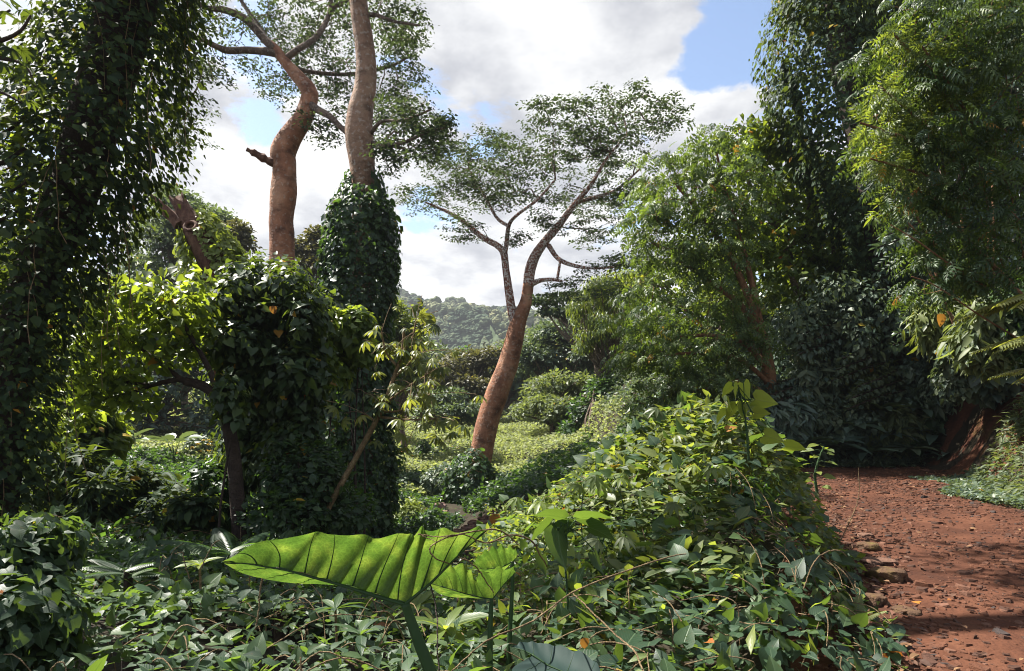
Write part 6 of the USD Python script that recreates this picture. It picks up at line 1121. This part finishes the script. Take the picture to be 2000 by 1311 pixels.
# twining bare vines
for lab, pts, w in [('pale bare vine looping across the giant leaf', [(1010, 1062, 2.3, 2), (985, 1042, 2.2, 2), (950, 1036, 2.08, 2.2), (910, 1040, 1.95, 2.2), (870, 1050, 1.9, 2.2), (845, 1065, 1.9, 2), (840, 1080, 1.9, 2), (855, 1092, 1.92, 1.8), (880, 1100, 1.98, 1.5)], 0), ('thin vine loop at the notch of the giant leaf', [(905, 1044, 1.92, 1.6), (860, 1046, 1.9, 1.6), (822, 1043, 1.9, 1.6), (818, 1048, 1.9, 1.4), (845, 1062, 1.89, 1)], 0), ('vine running down over the creeper heap from the leaf', [(905, 1044, 1.93, 1.8), (950, 1062, 2.1, 2), (1000, 1048, 2.5, 2.6), (1040, 1060, 2.9, 2.6), (1055, 1085, 3.0, 2.4), (1070, 1110, 3.1, 2)], 0), ('straight vine from the giant leaf into the creepers', [(890, 1085, 2.2, 1.6), (930, 1110, 2.4, 1.8), (945, 1130, 2.5, 1.8), (970, 1160, 2.6, 1.6)], 0),
                    ('long pale vine climbing across the bottom of the heap', [(880, 1311, 2.0, 2), (950, 1250, 2.2, 2.2), (1040, 1212, 2.5, 2.4), (1120, 1155, 2.8, 2.2), (1200, 1120, 3.0, 2.2), (1290, 1090, 3.4, 2), (1335, 1080, 3.6, 1.6)], 0), ('pale vine crossing the heap towards the bottom', [(1120, 1160, 2.7, 2), (1150, 1190, 2.6, 2.2), (1190, 1230, 2.5, 2.4), (1230, 1270, 2.35, 2.6), (1260, 1330, 2.2, 2.8)], 0), ('arching brown stem in the dark side of the heap', [(1570, 1150, 3.9, 1.8), (1590, 1100, 3.95, 1.8), (1615, 1080, 4, 1.8), (1640, 1076, 4.05, 1.6), (1655, 1090, 4.1, 1.2)], 0), ('thin curved stem on the right face of the heap', [(1440, 1040, 4.2, 1.6), (1470, 1065, 4.15, 1.6), (1490, 1110, 4.05, 1.6), (1496, 1150, 4, 1.4)], 0),
                    ('curly tendril standing on the lower left creepers', [(370, 1130, 3.8, 1.4), (360, 1100, 3.8, 1.3), (355, 1082, 3.8, 1.3), (340, 1085, 3.8, 1.1)], 0), ('upright bare twig left of the giant leaf', [(395, 1110, 4, 1.6), (405, 1085, 4, 1.5), (420, 1060, 4, 1.3), (430, 1054, 4, 1)], 0), ('dry brown flower spike below the giant leaf', [(498, 1230, 3.4, 2.2), (507, 1180, 3.4, 2), (516, 1130, 3.4, 2.4)], 0), ('dark thin stem hanging below the smaller giant leaf', [(838, 1130, 2.5, 2), (850, 1180, 2.5, 2), (856, 1240, 2.4, 2), (858, 1330, 2.3, 2)], 1), ('bare twig pointing right in the left shade', [(110, 1062, 4.2, 1.8), (140, 1040, 4.2, 1.6), (165, 1028, 4.2, 1)], 0), ('thin leafless shoot leaning over the path', [(1640, 1060, 6.2, 1.4), (1668, 1000, 6.2, 1.2), (1680, 955, 6.2, 1), (1678, 912, 6.2, .8)], 0), ('arching vine in the lower left corner', [(95, 1330, 2.5, 2), (110, 1300, 2.5, 2), (130, 1297, 2.5, 1.8), (140, 1320, 2.5, 1.6)], 0)]:
    w_ = np.array([np.append(at(a, b, Y), hw / FPX * Y) for a, b, Y, hw in pts]); s_ = spline(w_, 40); s_[:, :3] += np.cumsum(rng.normal(0, .0012, (40, 3)), 0); tag(put(None, 'bare_vine', *tube(s_[:, :3], s_[:, 3] * .7, 6, .12, 1, 30), B['dark'] if w else B['vinestem'], smooth=True), lab, 'vine')
# fallen leaves
k = 0
for px, py, Y, s, m, lab in [(1780, 1188, 4.85, .075, 'orange', 'orange yellow fallen leaf on the low rock'), (1797, 1196, 4.8, .05, 'orange', 'narrow orange fallen leaf beside the larger one'), (1855, 1190, 4.85, .05, 'dry', 'small rusty fallen leaf on the path stones'), (1755, 1275, 4.1, .07, 'fern_light', 'pale green fallen leaf at the path edge')]:
    c = at(px, py, Y); c[2] = path_h(np.array([c[0]]), np.array([c[1]]))[0] + .06; v_, f_, n_, st_ = T['ovate' if k != 3 else 'lance']; a = rng.uniform(0, 6); R_ = np.array([[math.cos(a), -math.sin(a), 0], [math.sin(a), math.cos(a), 0], [0, 0, 1]]); tag(put(None, 'fallen_leaf', (v_ * [1, 1, -.6]) @ R_.T * s + c, f_, L[m], np.full(len(v_), .5), smooth=True), lab, 'leaf'); k += 1
k = 0
for px, py, Y, s, lab in [(965, 1003, 9.0, .2, 'rust brown dead leaf hanging by the ivy mound'), (533, 597, 9.0, .13, 'dry brown leaf on the front of the draped bush'), (640, 608, 10.4, .12, 'orange leaf at the right edge of the draped bush'), (1835, 612, 9.0, .2, 'single orange leaf hanging in the dark right thicket'), (1140, 1245, 2.6, .05, 'reddish dead leaf low in the creeper heap')]:
    c = at(px, py, Y); v_, f_, n_, st_ = T['round']; D_ = unit(np.array([.15, -.1, -1])); X_ = unit(np.cross(D_, [0.2, -1, .3])); N_ = np.cross(X_, D_); tag(put(None, 'dead_leaf', c + s * (v_[:, :1] * X_ + v_[:, 1:2] * D_ + v_[:, 2:] * N_), f_, L['dry' if k != 3 else 'orange'], np.full(len(v_), .5), smooth=True), lab, 'leaf'); k += 1

# leaf litter and small weeds along the path edges
yy = rng.uniform(3.5, 17, 5200); sd = rng.random(5200); xx = np.where(sd < .45, path_left(yy) + np.abs(rng.normal(0, .35, 5200)) - .1, np.where(sd < .85, path_right(yy) - np.abs(rng.normal(0, .5, 5200)) + .1, path_left(yy) + rng.random(5200) * (path_right(yy) - path_left(yy))))
yf = PATH_END - np.abs(rng.normal(0, .5, 900)); xf = rng.uniform(5, 12, 900); xx, yy = np.append(xx, xf), np.append(yy, yf); q = rng.random(len(xx)) < .30; xx, yy = xx[q], yy[q]; n = len(xx)
P = np.stack([xx, yy, path_h(xx, yy) + .03], 1); lv = Leaves('ovate', P, rand_dirs(n, rng) * [1, 1, .12], np.array([0, 0, 1]) + rng.normal(0, .25, (n, 3)), rng.uniform(.03, .085, n), rng.random(n) * .9)
V, Fc, t_, st_, Nn = lv.arrays(); tag(put(None, 'leaf_litter', V, Fc, leaf_mat('leaf_litter', (.05, .028, .018), (.10, .05, .025), (.22, .13, .05), (.10, .06, .02), tfac=.15, rough=.8, oldat=1.0), t_), 'brown fallen leaves scattered along the edges of the path', 'leaf litter', kind='stuff')
xx = np.concatenate([rng.uniform(5.5, 11.5, 2600), path_right(rng.uniform(9, 16, 10)) ]); yy = np.append(PATH_END + .15 - np.abs(rng.normal(0, .22, 2600)), rng.uniform(9, 16, 10)); n = len(xx)
P = np.stack([xx, yy, path_h(xx, yy) + rng.random(n) * .16], 1); lv = Leaves('lance', P, rand_dirs(n, rng) * [1, 1, .6] + [0, 0, .4], np.array([0, 0, 1]) + rng.normal(0, .5, (n, 3)), rng.uniform(.08, .22, n), rng.normal(.5, .25, n))
V, Fc, t_, st_, Nn = lv.arrays(); tag(put(None, 'path_edge_weeds', V, Fc, L['blue'], t_), 'small weeds fringing the far edge of the path', 'weeds', kind='stuff')
